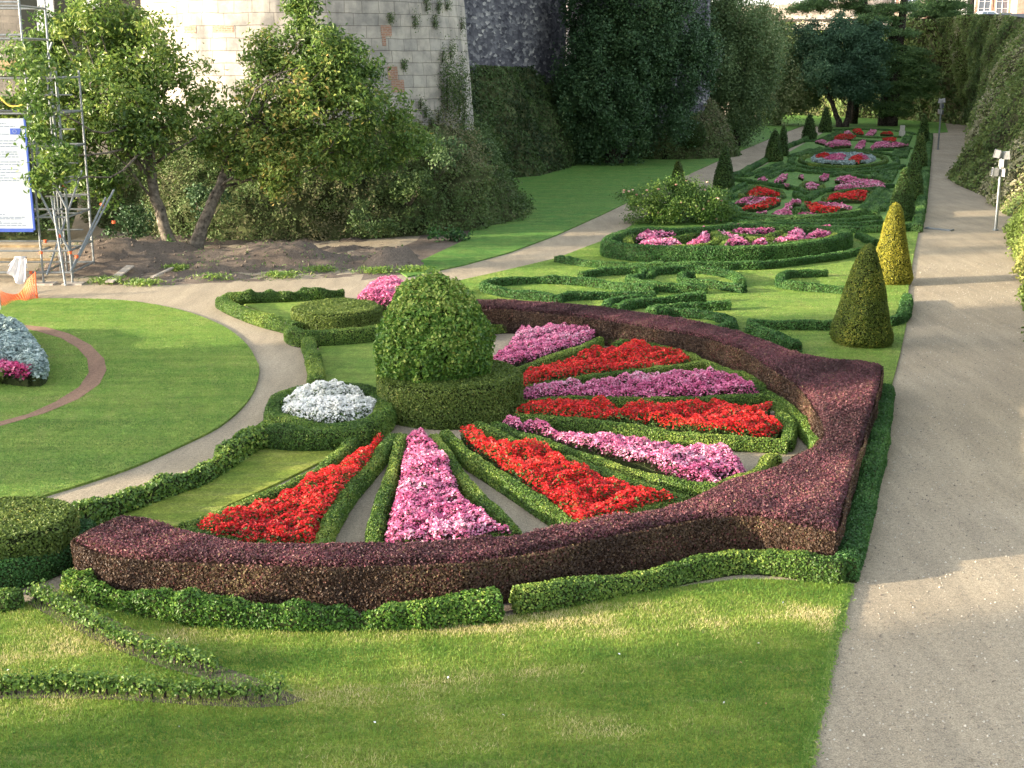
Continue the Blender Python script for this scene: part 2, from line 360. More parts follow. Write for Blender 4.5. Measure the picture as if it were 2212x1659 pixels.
# earth bank round the two-stemmed tree: low heightfield
def bank(name, outline, peaks, m, rough=.06, step=.22):
    P = GP(outline); lo, hi = P.min(0), P.max(0)
    xs = np.arange(lo[0], hi[0] + step, step); ys = np.arange(lo[1], hi[1] + step, step)
    X, Y = np.meshgrid(xs, ys); Q = np.c_[X.ravel(), Y.ravel()]
    ins = inside(Q, P); d = edge_dist(Q, P) * np.where(ins, 1, -1)
    z = np.zeros(len(Q))
    for (u, v, h, rx, ry) in peaks:
        c = G(u, v)[:2]; z += h * np.exp(-((Q[:, 0] - c[0]) / rx) ** 2 - ((Q[:, 1] - c[1]) / ry) ** 2)
    q3 = np.c_[Q, np.zeros(len(Q))]
    z = z + rough * (n2(q3 * 1.6) + .6 * n3(q3))
    z = z * np.clip(d / .5, 0, 1) + np.where(d > 0, .012, -.05)
    nx, ny = len(xs), len(ys); i = np.arange(ny - 1)[:, None]; j = np.arange(nx - 1)[None]
    F = np.stack([i * nx + j, i * nx + j + 1, (i + 1) * nx + j + 1, (i + 1) * nx + j], -1).reshape(-1, 4)
    V = np.c_[Q, z]; F = F[(d[F] > -.3).all(1)]
    return V, F
Vb, Fb = bank('earth_bank', [(60, 606), (180, 614), (330, 618), (500, 610), (700, 602), (850, 592), (920, 576), (905, 550), (860, 530), (700, 500), (450, 490), (200, 510), (100, 560)],
     [(255, 575, .75, 1.7, 1.2), (360, 560, .45, 1.2, 1.0), (560, 568, .5, 2.0, 1.0), (500, 585, .25, 1.5, .6), (660, 572, .35, 1.4, .8), (830, 578, .55, .75, .6), (885, 572, .5, .6, .5)], M['soil'])
struct('earth_bank', [(Vb, Fb, 0, None, True)], M['soil'])
P, N = sample(Vb, Fb, n=1500); P = P[P[:, 2] > .03]; sz = .02 + .06 * rng.random(len(P)) ** 3
oc = np.array([(1, 0, 0), (0, 1, 0), (-1, 0, 0), (0, -1, 0), (0, 0, 1), (0, 0, -1)], float); of = np.array([(0, 1, 4), (1, 2, 4), (2, 3, 4), (3, 0, 4), (1, 0, 5), (2, 1, 5), (3, 2, 5), (0, 3, 5)])
Vc = (P[:, None] + oc[None] * sz[:, None, None] * rng.uniform(.6, 1.3, (len(P), 6, 1))).reshape(-1, 3); Fc_ = (np.arange(len(P))[:, None, None] * 6 + of[None]).reshape(-1, 3)
o = mesh_obj('clods', [(Vc, Fc_, 0, None)], M['soil']); tag(o, 'clods and small stones on the bare earth bank', 'clods', kind='stuff')
P, N = sample(Vb, Fb, n=2600); k = n1(P * 1.6) > .35; P, N = P[k], N[k]; VV, FF = leaves(P + N * .04, N + (0, -.6, 0), .10, .035, .8)
o = mesh_obj('weeds', [(VV, FF, 0, rng.random(len(P)))], M['beggreen']); tag(o, 'sparse weeds sprouting on the bare earth bank', 'weeds', kind='stuff')
# ------------------------------------------------------------------ stone
def stonemat(name, c1, c2, mortar, row, wid, grime, grime_amt=.5, uvs=True, msz=.018, off=.5):
    m, t, b, new, link = mat(name)
    uv = new('ShaderNodeUVMap').outputs[0] if uvs else objco(new)
    br = new('ShaderNodeTexBrick'); link(uv, br.inputs['Vector'])
    wob = new('ShaderNodeTexNoise'); wob.inputs['Scale'].default_value = .9; link(uv, wob.inputs['Vector'])
    mpp = new('ShaderNodeVectorMath'); mpp.operation = 'MULTIPLY_ADD'; link(wob.outputs['Color'], mpp.inputs[0]); mpp.inputs[1].default_value = (.16, .10, 0); link(uv, mpp.inputs[2]); link(mpp.outputs[0], br.inputs['Vector'])
    br.offset = off; br.inputs['Scale'].default_value = 1; br.inputs['Brick Width'].default_value = wid; br.inputs['Row Height'].default_value = row
    br.inputs['Mortar Size'].default_value = msz; br.inputs['Mortar Smooth'].default_value = .3; br.inputs['Bias'].default_value = -.1
    br.inputs['Color1'].default_value = rgba(c1); br.inputs['Color2'].default_value = rgba(c2); br.inputs['Mortar'].default_value = rgba(mortar)
    br.squash = .7; br.squash_frequency = 3
    p = objco(new)
    st = ramp(new, link, noise(new, link, 1.3, 8, p, .65), [(.38, (.55, .55, .56)), (.62, (1.08, 1.06, 1.02))])
    c = mixc(new, link, grime_amt, br.outputs['Color'], mixc(new, link, 1.0, br.outputs['Color'], st, 'MULTIPLY'))
    mp = new('ShaderNodeMapping'); link(p, mp.inputs[0]); mp.inputs['Scale'].default_value = (1.6, 1.6, .22)
    dr = ramp(new, link, noise(new, link, 1.0, 6, mp.outputs[0], .6), [(.52, (1, 1, 1)), (.72, grime)])
    c = mixc(new, link, .7, c, mixc(new, link, 1.0, c, dr, 'MULTIPLY'))
    link(c, b.inputs['Base Color']); b.inputs['Roughness'].default_value = .9; b.inputs['Specular IOR Level'].default_value = .15
    h = mixc(new, link, .35, br.outputs['Fac'], noise(new, link, 9, 6, p, .7))
    iv = new('ShaderNodeInvert'); link(h, iv.inputs['Color']); bump(new, link, b, iv.outputs[0], .55, .05); return m
M['ashlar'] = stonemat('tower_ashlar', (.41, .38, .335), (.31, .297, .275), (.17, .155, .135), .46, 1.05, (.50, .50, .52), .85, msz=.012)
M['redbrick'] = stonemat('repair_brick', (.30, .15, .10), (.38, .22, .15), (.34, .29, .24), .065, .22, (.8, .8, .8), .4, msz=.012)
def rubblemat(name, stops, sx=1.0):
    m, t, b, new, link = mat(name); p = objco(new)
    mp = new('ShaderNodeMapping'); link(p, mp.inputs[0]); mp.inputs['Scale'].default_value = (2.4 * sx, 2.4 * sx, 6.5 * sx)
    vo = new('ShaderNodeTexVoronoi'); vo.inputs['Scale'].default_value = 1.0; link(mp.outputs[0], vo.inputs['Vector'])
    hsv = new('ShaderNodeSeparateColor'); link(vo.outputs['Color'], hsv.inputs[0])
    c = ramp(new, link, hsv.outputs[0], stops)
    pt = ramp(new, link, noise(new, link, .35, 7, p, .7), [(.40, (.62, .62, .66)), (.60, (1.18, 1.17, 1.15))])
    c = mixc(new, link, 1.0, c, pt, 'MULTIPLY')
    link(c, b.inputs['Base Color']); b.inputs['Roughness'].default_value = .95; b.inputs['Specular IOR Level'].default_value = .1
    bump(new, link, b, vo.outputs['Distance'], .6, .06); return m
M['schist'] = rubblemat('dark_schist', [(0, (.055, .055, .065)), (.55, (.11, .11, .125)), (.85, (.17, .17, .18)), (1, (.34, .33, .32))])
M['castle_grey'] = stonemat('grey_rubble', (.17, .155, .135), (.12, .112, .10), (.14, .13, .115), .30, .6, (.5, .5, .52), .7)
M['bark'] = plain('bark', (.15, .130, .105), .95, var=.5, scale=7, spec=.1, bmp=.8)
M['barkdark'] = plain('bark_dark', (.055, .045, .038), .95, var=.5, scale=6, spec=.1, bmp=.8)
M['under'] = leafmat('undergrowth_leaf', [(0, (.020, .038, .012)), (.4, (.052, .092, .026)), (.7, (.085, .128, .040)), (.9, (.10, .125, .045)), (1, (.14, .135, .07))], .2, .6, .25, gain=1.3)
M['ivy'] = leafmat('ivy_leaf', [(0, (.026, .044, .014)), (.3, (.055, .085, .025)), (.55, (.090, .112, .034)), (.8, (.085, .135, .036)), (.93, (.15, .15, .06)), (1, (.20, .19, .12))], .2, .6, .2, gain=2.0)
M['ivyearth'] = plain('ivy_stems_on_rubble', (.080, .082, .040), .95, var=.5, scale=1.5, spec=.1, bmp=.6)
M['bankearth'] = plain('weedy_earth', (.060, .072, .030), .95, var=.5, scale=1.8, spec=.1, bmp=.6)
# ------------------------------------------------------------------ castle towers
def tower(label, cx, cy, r0, z0, z1, batter, m, k=96):
    root = thing('castle_tower', label, 'tower', (cx, cy, 0))
    zs = np.arange(z0, z1, 1.0); th = np.arange(k + 1) * 2 * math.pi / k + .5 * math.pi
    V, U = [], []
    for z in zs:
        r = r0 - batter * (z - z0)
        for a in th: V.append((cx + r * math.cos(a), cy + r * math.sin(a), z)); U.append((a * r0, z))
    n = k + 1; i = np.arange(len(zs) - 1)[:, None]; j = np.arange(k)[None]
    F = np.stack([i * n + j, i * n + j + 1, (i + 1) * n + j + 1, (i + 1) * n + j], -1).reshape(-1, 4)
    r = r0 - batter * (zs[-1] - z0); b = len(V)
    top = [(cx + r * math.cos(a), cy + r * math.sin(a), zs[-1] + .002) for a in th[:-1]]; V += top; U += [(x, y) for x, y, _ in top]
    V.append((cx, cy, zs[-1] + .3)); U.append((0, 0))
    Tf = np.array([(b + q, b + (q + 1) % k, len(V) - 1) for q in range(k)])
    mesh_obj('masonry', [(V, F, 0, None, True), (V, Tf, 0, None)], m, root, uv=None if False else np.vstack([U, U]))
    return root
TX, TY, TR = -8.75, 47.0 * K, 7.15
t1 = tower('pale ashlar round tower with weeds in its joints, above the leafy bank', TX, TY, TR, 3.2, 26, .075, M['ashlar'])
def on_tower(u, v):                      # point of the tower face seen at a survey pixel
    d = ray(u, v); d = d / np.linalg.norm(d); r = TR - .2
    for _ in range(6):
        a = d[0] ** 2 + d[1] ** 2; b = -2 * (d[0] * TX + d[1] * TY); c = TX ** 2 + TY ** 2 - r * r
        disc = b * b - 4 * a * c
        t = (-b - math.sqrt(disc)) / (2 * a) if disc > 0 else -b / (2 * a)
        p = np.array((0, 0, CAM_H)) + d * t; r = TR - .075 * (p[2] - 3.2)
    return p
# brick repairs let into the ashlar
for (u0, v0, u1, v1) in [(398, 55, 424, 72), (460, 55, 505, 70), (823, 55, 845, 78), (826, 78, 833, 99), (838, 143, 858, 172), (846, 172, 872, 200), (855, 180, 872, 198)][:6]:
    pa, pb = on_tower(u0, v1), on_tower(u1, v0)
    a0 = math.atan2(pa[1] - TY, pa[0] - TX); a1 = math.atan2(pb[1] - TY, pb[0] - TX)
    ths = np.linspace(a0, a1, 6); zz = (pa[2], pb[2]); V, U = [], []
    for z in zz:
        r = TR - .075 * (z - 3.2) + .012
        for a in ths: V.append((TX + r * math.cos(a), TY + r * math.sin(a), z)); U.append((a * TR, z))
    i = np.arange(5); F = np.stack([i, i + 1, i + 7, i + 6], 1)
    mesh_obj('brick_repair', [(V, F, 0, None, True)], M['redbrick'], t1, uv=np.array(U))
# weeds rooted in the joints of the tower
def tuft(name, label, cat, P0, w, h, n, L, m, group=None, droop=True, out=None):
    root = thing(name, label, cat, tuple(P0), group)
    q = rng.normal(size=(n, 3)) * np.array((w / 3, w / 4, h / 3)); N = unit(q + (out if out is not None else 0) + .01)
    if out is not None: q = q + np.abs(rng.normal(size=(n, 1))) * out * w * .25
    V, F = leaves(q + P0, N, L, L * .4, 1.0)
    rn = np.clip(.45 + .25 * rng.normal(size=n), 0, 1)
    st = np.array([np.asarray(P0) + (0, 0, -h * .4), np.asarray(P0), np.asarray(P0) + (.02, 0, h * .4)])
    mesh_obj('foliage', [(V, F, 0, rn)], m, root); mesh_obj('stem', [(*tube(st, [.03, .02, .01], 6), 0, None)], M['barkdark'], root)
    return root
for i, (u, v, ww, hh) in enumerate([(957, 190, .75, 2.2), (983, 205, .7, 2.2)]):
    p = on_tower(u, v); o = np.array((p[0] - TX, p[1] - TY, 0)) / TR
    tuft('wall_shrub', ['dark straggly shrub hanging on the tower face, the taller one', 'dark straggly shrub nearest the edge of the pale tower'][i], 'shrub', p + o * .2, ww * (.8), hh, 1500, .11, M['under'], 'shrubs growing out of the tower wall', out=o)
wl = [('tuft of weed high on the tower below the frame top', 919, 10, .7), ('longest weed streak near the tower top', 944, 13, .5), ('weed in the joint by the upper tower edge', 963, 12, .4), ('weed hanging beside a yellow stain on the tower', 936, 47, .6), ('dark weed left of the yellow stain on the tower', 894, 44, .6),
      ('small weed low in the pale course of the tower', 841, 38, .4), ('weed at the rim of the tower above the schist wall', 994, 52, .6), ('short weed above the two wall shrubs', 953, 122, .6), ('thin weed right above the taller wall shrub', 971, 112, .7), ('small weed between brick repair and wall shrub', 871, 140, .4),
      ('weed below the brick repair on the tower', 906, 225, .5), ('low weed left of the wall shrubs', 918, 243, .5), ('weed by the tower foot under the wall shrubs', 944, 252, .7), ('weed at the tower foot beside the bank', 1000, 250, .8), ('weed at the lowest course of the tower', 929, 265, .6)]
for lab, u, v, hh in wl:
    p = on_tower(u, v); o = np.array((p[0] - TX, p[1] - TY, 0)) / TR
    tuft('wall_weed', lab, 'weed', p + o * .06, .24, hh * .9, 170, .08, M['under'], 'weeds growing out of the tower wall', out=o)
t2 = tower('dark schist round tower behind the great yew', 8.2, 78 * K, 6.0, 0, 30, .03, M['schist'])
# tower and gatehouse out of view, added to throw shade bands on the garden
t3 = tower('unseen grey round tower added beside the garden to cast a band of shade', -48, 13.7, 5.1, 0, 30, .03, M['castle_grey'])
def wall_between(name, label, cat, A, B, z0, z1, thick, m, lean=0.0):
    A, B = np.array(A, float), np.array(B, float); d = (B - A) / np.linalg.norm(B - A); nrm = np.array((-d[1], d[0])) * thick
    L = np.linalg.norm(B - A); n = max(2, int(L / 2)); ts = np.linspace(0, 1, n); zs = np.linspace(z0, z1, 8)
    V, U = [], []
    for side, off in ((0, 0), (1, 1)):
        for z in zs:
            for t in ts:
                q = A + (B - A) * t + nrm * off + (nrm / thick) * lean * (z - z0) * (1 if side == 0 else 0); V.append((*q, z)); U.append((t * L, z))
    i = np.arange(7)[:, None]; j = np.arange(n - 1)[None]
    F = np.stack([i * n + j, i * n + j + 1, (i + 1) * n + j + 1, (i + 1) * n + j], -1).reshape(-1, 4); F2 = F[:, ::-1] + 8 * n
    e = []
    for q in range(7): e += [(q * n, (q + 1) * n, 8 * n + (q + 1) * n, 8 * n + q * n), (q * n + n - 1, 8 * n + q * n + n - 1, 8 * n + (q + 1) * n + n - 1, (q + 1) * n + n - 1)]
    for q in range(n - 1): e.append((7 * n + q, 7 * n + q + 1, 15 * n + q + 1, 15 * n + q))
    o = mesh_obj(name, [(V, np.vstack([F, F2, np.array(e)]), 0, None)], m, uv=np.array(U)); return tag(o, label, cat)
wall_between('sunblock_wall', 'unseen added gatehouse wall beside the garden, outside the view', 'sunblock', (-46, -0.75), (-46, -40), 0, 26, -6, M['castle_grey'])  # unseen wall added to keep sun off the nearest lawn
F1, F2 = G(1040, 405)[:2], G(1240, 357)[:2]
dv = (F2 - F1) / np.linalg.norm(F2 - F1); bk = np.array((-dv[1], dv[0]))
wall_between('curtain_wall', 'dark speckled schist curtain wall between the two towers', 'castle wall', F1 - dv * 8 + bk * 2.6, F2 + bk * 2.6 + dv * 6, 0, 26, 2, M['schist'])
wall_between('castle_wall', 'grey stone castle wall behind the scaffolding', 'castle wall', (-34, 49.5 * K), (-13, 46.5 * K), 0, 24, 2, M['castle_grey'])
wall_between('curtain_wall', 'unseen schist wall added behind the great yew to shade the right bank', 'castle wall', (9.5, 82 * K), (12, 102 * K), 0, 26, 2, M['schist'])  # unseen wall added to stop sun reaching the right moat slope
tower('unseen schist tower added behind the great yew to shade the moat slope', 14, 105 * K, 5.0, 0, 28, .03, M['schist'])  # unseen tower added to shade the slope and the far trees
# dark recess and shutters of that wall
dk = plain('dark_opening', (.012, .016, .012), .9)
c = at(150, 30, 46.6); V, F = box(c[0] - 2.0, 47.2 * K, c[2] - 2.2, c[0] + 2.0, 47.2 * K + 1.2, c[2] + 3)
rc = thing('wall_recess', 'dark ivy hung recess in the castle wall above the scaffold', 'recess', (c[0], 47.3 * K, c[2] - 2.2))
mesh_obj('opening', [(V - (0, .9, 0), F, 0, None)], dk, rc)
shm = plain('pale_panel', (.42, .44, .46), .6)
for (u, v, hh) in [(98, 8, .8), (98, 36, .4), (98, 62, .5), (196, 4, .5)]:
    q = at(u, v, 46.0); mesh_obj('panel', [(*box(q[0] - .33, q[1] - .02, q[2] - hh / 2, q[0] + .33, q[1] + .1, q[2] + hh / 2), 0, None)], shm, rc)
# ------------------------------------------------------------------ banks at the foot of the towers, with undergrowth
def cone_bank(cx, cy, prof, a0, a1, k=80, rough=.3):
    th = np.linspace(a0, a1, k); V = np.array([(cx + r * math.cos(a), cy + r * math.sin(a), z) for r, z in prof for a in th])
    d = rough * (n2(V * .8) * .7 + n3(V * .45) * .35); c = np.array((cx, cy, -3)); V = V + unit(V - c) * (d * np.clip(V[:, 2] / .8, 0, 1))[:, None]
    n = len(prof); i = np.arange(n - 1)[:, None]; j = np.arange(k - 1)[None]
    F = np.stack([i * k + j, i * k + j + 1, (i + 1) * k + j + 1, (i + 1) * k + j], -1).reshape(-1, 4); return V, F
prof = [(9.4, -.05), (9.2, .35), (8.9, 1.0), (8.55, 1.7), (8.2, 2.4), (7.75, 3.1), (7.3, 3.7), (6.6, 4.1)]
Vt, Ft = cone_bank(TX, TY, prof, math.pi * .62, math.pi * 2.25)
tb = struct('tower_bank', [(Vt, Ft, 0, None, True)], M['bankearth'])
def cover(V, F, dens, L, lift=.05, jit=.9, seed=5, base=.45, amp=.22, sub=None):
    P, N = sample(V, F, dens)
    if sub is not None: k = sub(P); P, N = P[k], N[k]
    r = base + amp * n1(P * 1.1 + seed) * .8 + .15 * n2(P * .8) + .13 * rng.normal(size=len(P))
    cl = np.clip(n2(P * 1.3 + seed), -1, 1.5)
    P = P + N * (lift * (1 + cl) * rng.random(len(P)))[:, None]
    VV, FF = leaves(P, N, L, None, jit, .3); return VV, FF, np.clip(r, 0, 1)
VV, FF, r = cover(Vt, Ft, 340, .10, .34, base=.52)
o = mesh_obj('undergrowth', [(VV, FF, 0, r)], M['under']); tag(o, 'dark tangled undergrowth covering the bank round the pale tower', 'undergrowth', kind='stuff')
# second bank: mound with a dark burrow
Vt2, Ft2 = cone_bank(10.6, 77 * K, [(5.6, -.05), (5.3, .6), (4.8, 1.6), (4.1, 2.6), (3.2, 3.4), (2.0, 4.0)], math.pi * .9, math.pi * 2.2, 50, .25)
struct('mound', [(Vt2, Ft2, 0, None, True)], M['bankearth'])
VV, FF, r = cover(Vt2, Ft2, 110, .16, .16, base=.55)
o = mesh_obj('mound_cover', [(VV, FF, 0, r)], M['under']); tag(o, 'grey green weeds over the mound right of the yew', 'ground cover', kind='stuff')
q = at(1499, 288, 72.6); V, F = lathe([(0.02, 0), (.55, .05), (.8, .25), (.85, .6), (.6, 1.0), (.02, 1.2)], 16)
V = V * (.95, .5, 1.5) + q - (0, 0, .9); P, N = sample(V, F, 300); LV, LF = leaves(P, N, .12)
bb = mesh_obj('dark_bush', [(V, F, 0, None, True), (LV, LF, 1, np.clip(rng.random(len(P)) * .4, 0, 1))], [M['core'], M['yewfar']]); tag(bb, 'small round dark bush on the mound beside the yew', 'bush')
# ivy bank under the curtain wall
def ivy_face(foot, top, rough, seed=0, nz=14, ds=1.0):
    """battered face between a foot line and a top line (n,3 each)"""
    A = spline(np.asarray(foot, float), ds); B = np.asarray(top, float)
    LB = np.r_[0, np.cumsum(np.linalg.norm(np.diff(B, axis=0), axis=1))]; tt = np.linspace(0, LB[-1], len(A)); B = np.stack([np.interp(tt, LB, B[:, q]) for q in range(3)], 1)
    n = len(A); s = np.linspace(0, 1, nz); V = (A[None] * (1 - s)[:, None, None] + B[None] * s[:, None, None]).reshape(-1, 3)
    i = np.arange(nz - 1)[:, None]; j = np.arange(n - 1)[None]; F = np.stack([i * n + j, i * n + j + 1, (i + 1) * n + j + 1, (i + 1) * n + j], -1).reshape(-1, 4)
    e1 = A[-1] - A[0]; nn = np.cross(e1, (0, 0, 1)); nn = nn / np.linalg.norm(nn)
    d = rough * (n2(V * .45 + seed) * .8 + n3(V * .25 + seed) * .5)
    return V + nn * (d * np.clip(np.repeat(s, n) * 6, .15, 1))[:, None], F
a, b, c_, d_ = G(1030, 420), G(1100, 387), G(1170, 380), G(1250, 355)
bk3 = np.array((*bk, 0)) * 2.7
ft = [a - np.array((*dv, 0)) * 4, a, b, c_, d_, d_ + np.array((*dv, 0)) * 5]
Vi, Fi = ivy_face(ft, [p + bk3 + (0, 0, 6.6 - .15 * k) for k, p in enumerate(ft)], .25, 3)
cb = thing('bank_wall', 'shaded sloping foot of the curtain wall, grown over with weeds', 'bank', tuple(b))
mesh_obj('rubble_face', [(Vi, Fi, 0, None, True)], M['bankearth'], cb)
VV, FF, r = cover(Vi, Fi, 90, .17, .15, base=.30); mesh_obj('creeper', [(VV, FF, 0, r)], M['under'], cb)

fl = [np.array((x, y * K, 0)) for x, y in [(-36, 41.5), (-30, 40.5), (-24, 39.6), (-19.5, 39.2), (-16.5, 39.5)]]
Vl, Fl = ivy_face(fl, [p + np.array((-.3, 3.6, 4.2)) for p in fl], .45, 8)
lb = thing('overgrown_bank', 'dark overgrown bank behind the scaffold at the foot of the castle wall', 'bank', tuple(fl[2]))
mesh_obj('earth_face', [(Vl, Fl, 0, None, True)], M['bankearth'], lb)
VV, FF, r = cover(Vl, Fl, 190, .13, .4, base=.30); mesh_obj('creeper', [(VV, FF, 0, r)], M['under'], lb)

o = wall_between('sunblock_mass', 'unseen grey block added behind the curtain wall to shade the schist tower', 'castle building', (-30, 88 * K), (-6, 84 * K), 0, 25, 30, M['castle_grey'])  # unseen block added to keep direct sun off the dark schist tower
# ================================================================== HEDGES AND BEDS
def leafy(name, parts, L, m_core, m_leaf, cov=1.7, jit=.8, lift=.4, parent=None, sidemat=None, cen=.5, patch=.16, seed=0, W=None, up=0.0):
    """clipped body (core) + leaves over its faces; returns one mesh object"""
    V, F = parts if not isinstance(parts, list) else join(parts)
    P, N = sample(V, F, cov / (.35 * L * L))
    k = P[:, 2] > .02; P, N = P[k], N[k]
    P = P + N * (L * lift * rng.random(len(P)))[:, None]
    VV, FF = leaves(P, N, L, W, jit, up)
    r = np.clip(cen + patch * n2(P * 1.2 + seed) + .2 * rng.normal(size=len(P)), 0, 1)
    if sidemat is None:
        return mesh_obj(name, [(V, F, 0, None), (VV, FF, 1, r)], [m_core, m_leaf], parent)
    side = (N[:, 2] < .55) ^ (rng.random(len(P)) < .06); FT, FS = FF[~side], FF[side]
    return mesh_obj(name, [(V, F, 0, None), (VV, FT, 1, r[~side]), (VV, FS, 2, r[side])], [m_core, m_leaf, sidemat], parent)
def hedge(label, L, w=.34, h=.34, closed=False, leaf=.034, m='box', group=None, cen=.5, rough=.022, pts=None, name='box_hedge', ds=.18, cov=1.7, gaps=None, jit=.8):
    P = spline(GP(L, h) if pts is None else pts, ds, closed)
    V, F = sweep(P, w, h, closed, rough)
    o = leafy(name, (V, F), leaf, M['core'], M[m], cov=cov, cen=cen, seed=len(label), jit=jit, lift=.7)
    return tag(o, label, 'hedge', group)
SPK = 'box edging round the flower spokes'
spokes = [
 ('box edging between the wedge of grass and the first red spoke', [(790, 925), (740, 966), (703, 1003), (635, 1038), (553, 1075), (480, 1105), (395, 1136)]),
 ('box edging along the gravel side of the red spoke nearest the grass wedge', [(850, 938), (803, 998), (753, 1055), (713, 1118), (692, 1168), (660, 1180)]),
 ('box edging on the white bed side of the front pink spoke', [(868, 938), (848, 1005), (823, 1093), (803, 1172)]),
 ('box edging between the front pink spoke and the gravel to its right', [(936, 938), (978, 1000), (1028, 1060), (1082, 1112), (1118, 1150)]),
 ('box edging along the near side of the red spoke facing the corner', [(960, 930), (1015, 980), (1103, 1038), (1168, 1080), (1240, 1130)]),
 ('box edging along the far side of the red spoke facing the corner', [(1030, 915), (1130, 955), (1226, 988), (1291, 1012), (1356, 1040), (1418, 1060), (1481, 1077)]),
 ('box edging along the near side of the long pink spoke', [(1070, 912), (1106, 930), (1206, 960), (1306, 998), (1406, 1028), (1481, 1045), (1560, 1056)]),
 ('box edging between the long pink spoke and the long red spoke', [(1112, 893), (1231, 905), (1331, 915), (1431, 928), (1531, 940), (1650, 946), (1700, 950)]),
 ('box edging along the upper side of the long red spoke', [(1108, 868), (1256, 860), (1406, 858), (1556, 858), (1650, 850)]),
 ('box edging between the upper pink spoke and the upper red spoke', [(1100, 838), (1181, 825), (1281, 812), (1381, 800), (1481, 788), (1510, 782)]),
 ('box edging between the topmost pink spoke and the red spoke below it', [(1108, 797), (1156, 783), (1206, 766), (1256, 748), (1296, 730)]),
 ('low inner box edging curving inside the purple hedge', [(1040, 702), (1120, 697), (1206, 701), (1290, 718), (1356, 733), (1440, 753), (1500, 770), (1600, 815), (1690, 866), (1740, 916), (1766, 950), (1762, 975)])]
for lab, L in spokes: hedge(lab, L, .19, .24, leaf=.032, group=SPK, cen=.58, rough=.02)
ends = [('short scalloped box edging at the foot of the first red spoke', [(410, 1140), (470, 1158), (530, 1160), (570, 1172), (640, 1178)]),
 ('scalloped box edging at the foot of the front pink spoke', [(815, 1178), (880, 1168), (940, 1174), (1010, 1170), (1060, 1154), (1110, 1156)]),
 ('scalloped box edging at the foot of the red corner spoke', [(1250, 1132), (1290, 1118), (1350, 1112), (1410, 1090), (1470, 1080)]),
 ('leafy box end of the long pink spoke beside the gravel ring', [(1560, 1048), (1600, 1028), (1640, 1010), (1660, 985), (1680, 980)]),
 ('box end of the long red spoke beside the gravel ring', [(1700, 948), (1706, 920), (1690, 890), (1690, 868)]),
 ('box end of the upper pink spoke beside the inner edging', [(1545, 790), (1570, 800), (1600, 806), (1650, 832)]),
 ('box end of the upper red spoke under the purple hedge', [(1330, 742), (1371, 733), (1420, 748), (1490, 762), (1510, 775)])]
for lab, L in ends: hedge(lab, L, .20, .23, leaf=.032, group=SPK, cen=.6, rough=.02)
# ---- flower beds
def bed(label, L, m, h=.36, size=.042, dens=1350, cat='flower bed', name='flower_bed', group=None, leafm='begonia', pts=None, mound=.0, zref=None, cover_=1.0, sm=False, drop=.16, edge=.12):
    zr = h * .85 if zref is None else zref
    P = GP(L, zr) if pts is None else pts
    if sm: P = spline(P, .15, True)
    lo, hi = P.min(0) - .05, P.max(0) + .05; n = int((hi - lo).prod() * dens * 3)
    Q = lo + rng.random((n, 2)) * (hi - lo); Q = Q[inside(Q, P)]; d = edge_dist(Q, P)
    q3 = np.c_[Q, np.zeros(len(Q))]
    top = h * (.72 + .28 * np.clip(d / max(edge, .01), 0, 1)) + .028 * n2(q3 * 3.2) + .028 * n3(q3 * 1.3) + mound * np.clip(d / (d.max() + 1e-6), 0, 1) ** .6
    k = rng.random(len(Q)); fl = k < .50
    A = np.c_[Q[fl], (top - drop * 1.5 * h * rng.random(len(Q)) ** 2)[fl]]; B = np.c_[Q[~fl], (top * rng.uniform(.45, .93, len(Q)))[~fl]]
    up = np.array((0, 0, 1.)); e = rng.normal(size=(len(A), 3)) * .1
    V1, F1_ = leaves(A, np.tile(up, (len(A), 1)), size, size * .95, .55, 0, .5); V2, F2_ = leaves(B, np.tile(up, (len(B), 1)), size * 1.2, None, .8)
    r1 = np.clip(.5 + .14 * n2(A * 2.5) + .22 * rng.normal(size=len(A)), 0, 1); r2 = rng.random(len(B))
    cx = P.mean(0); Pi = cx + (P - cx) * .985
    V3, S3, T3 = prism(Pi, h * .5)
    o = mesh_obj(name, [(V3, S3, 2, None), (V3, T3, 2, None), (V1, F1_, 0, r1), (V2, F2_, 1, r2)], [M[m], M[leafm], M['core']])
    return tag(o, label, cat, group)
SB = 'flower spokes round the dome'
bed('red flower spoke beside the wedge of grass, nearest the white bed', [(828, 933), (795, 990), (758, 1030), (735, 1060), (700, 1105), (678, 1165), (600, 1168), (540, 1164), (500, 1150), (470, 1150), (424, 1131), (490, 1108), (553, 1082), (628, 1052), (673, 1027), (728, 1000), (768, 972), (813, 935)], 'red', group=SB, leafm='beggreen')
bed('pink flower spoke pointing straight at the viewer from the dome', [(885, 929), (920, 929), (932, 945), (950, 965), (965, 985), (975, 1010), (985, 1030), (1000, 1063), (1030, 1098), (1060, 1113), (1106, 1146), (1060, 1146), (1015, 1162), (955, 1168), (900, 1160), (828, 1172), (840, 1120), (853, 1070), (866, 1020), (870, 985), (878, 950)], 'pink', group=SB)
bed('red flower spoke pointing towards the purple corner', [(993, 921), (1012, 919), (1035, 929), (1060, 939), (1090, 945), (1110, 965), (1150, 960), (1183, 965), (1218, 984), (1243, 1004), (1296, 1018), (1331, 1035), (1381, 1054), (1426, 1063), (1463, 1071), (1396, 1082), (1356, 1106), (1281, 1112), (1254, 1126), (1206, 1087), (1156, 1047), (1106, 1016), (1050, 972), (1010, 942)], 'red', group=SB, leafm='beggreen')
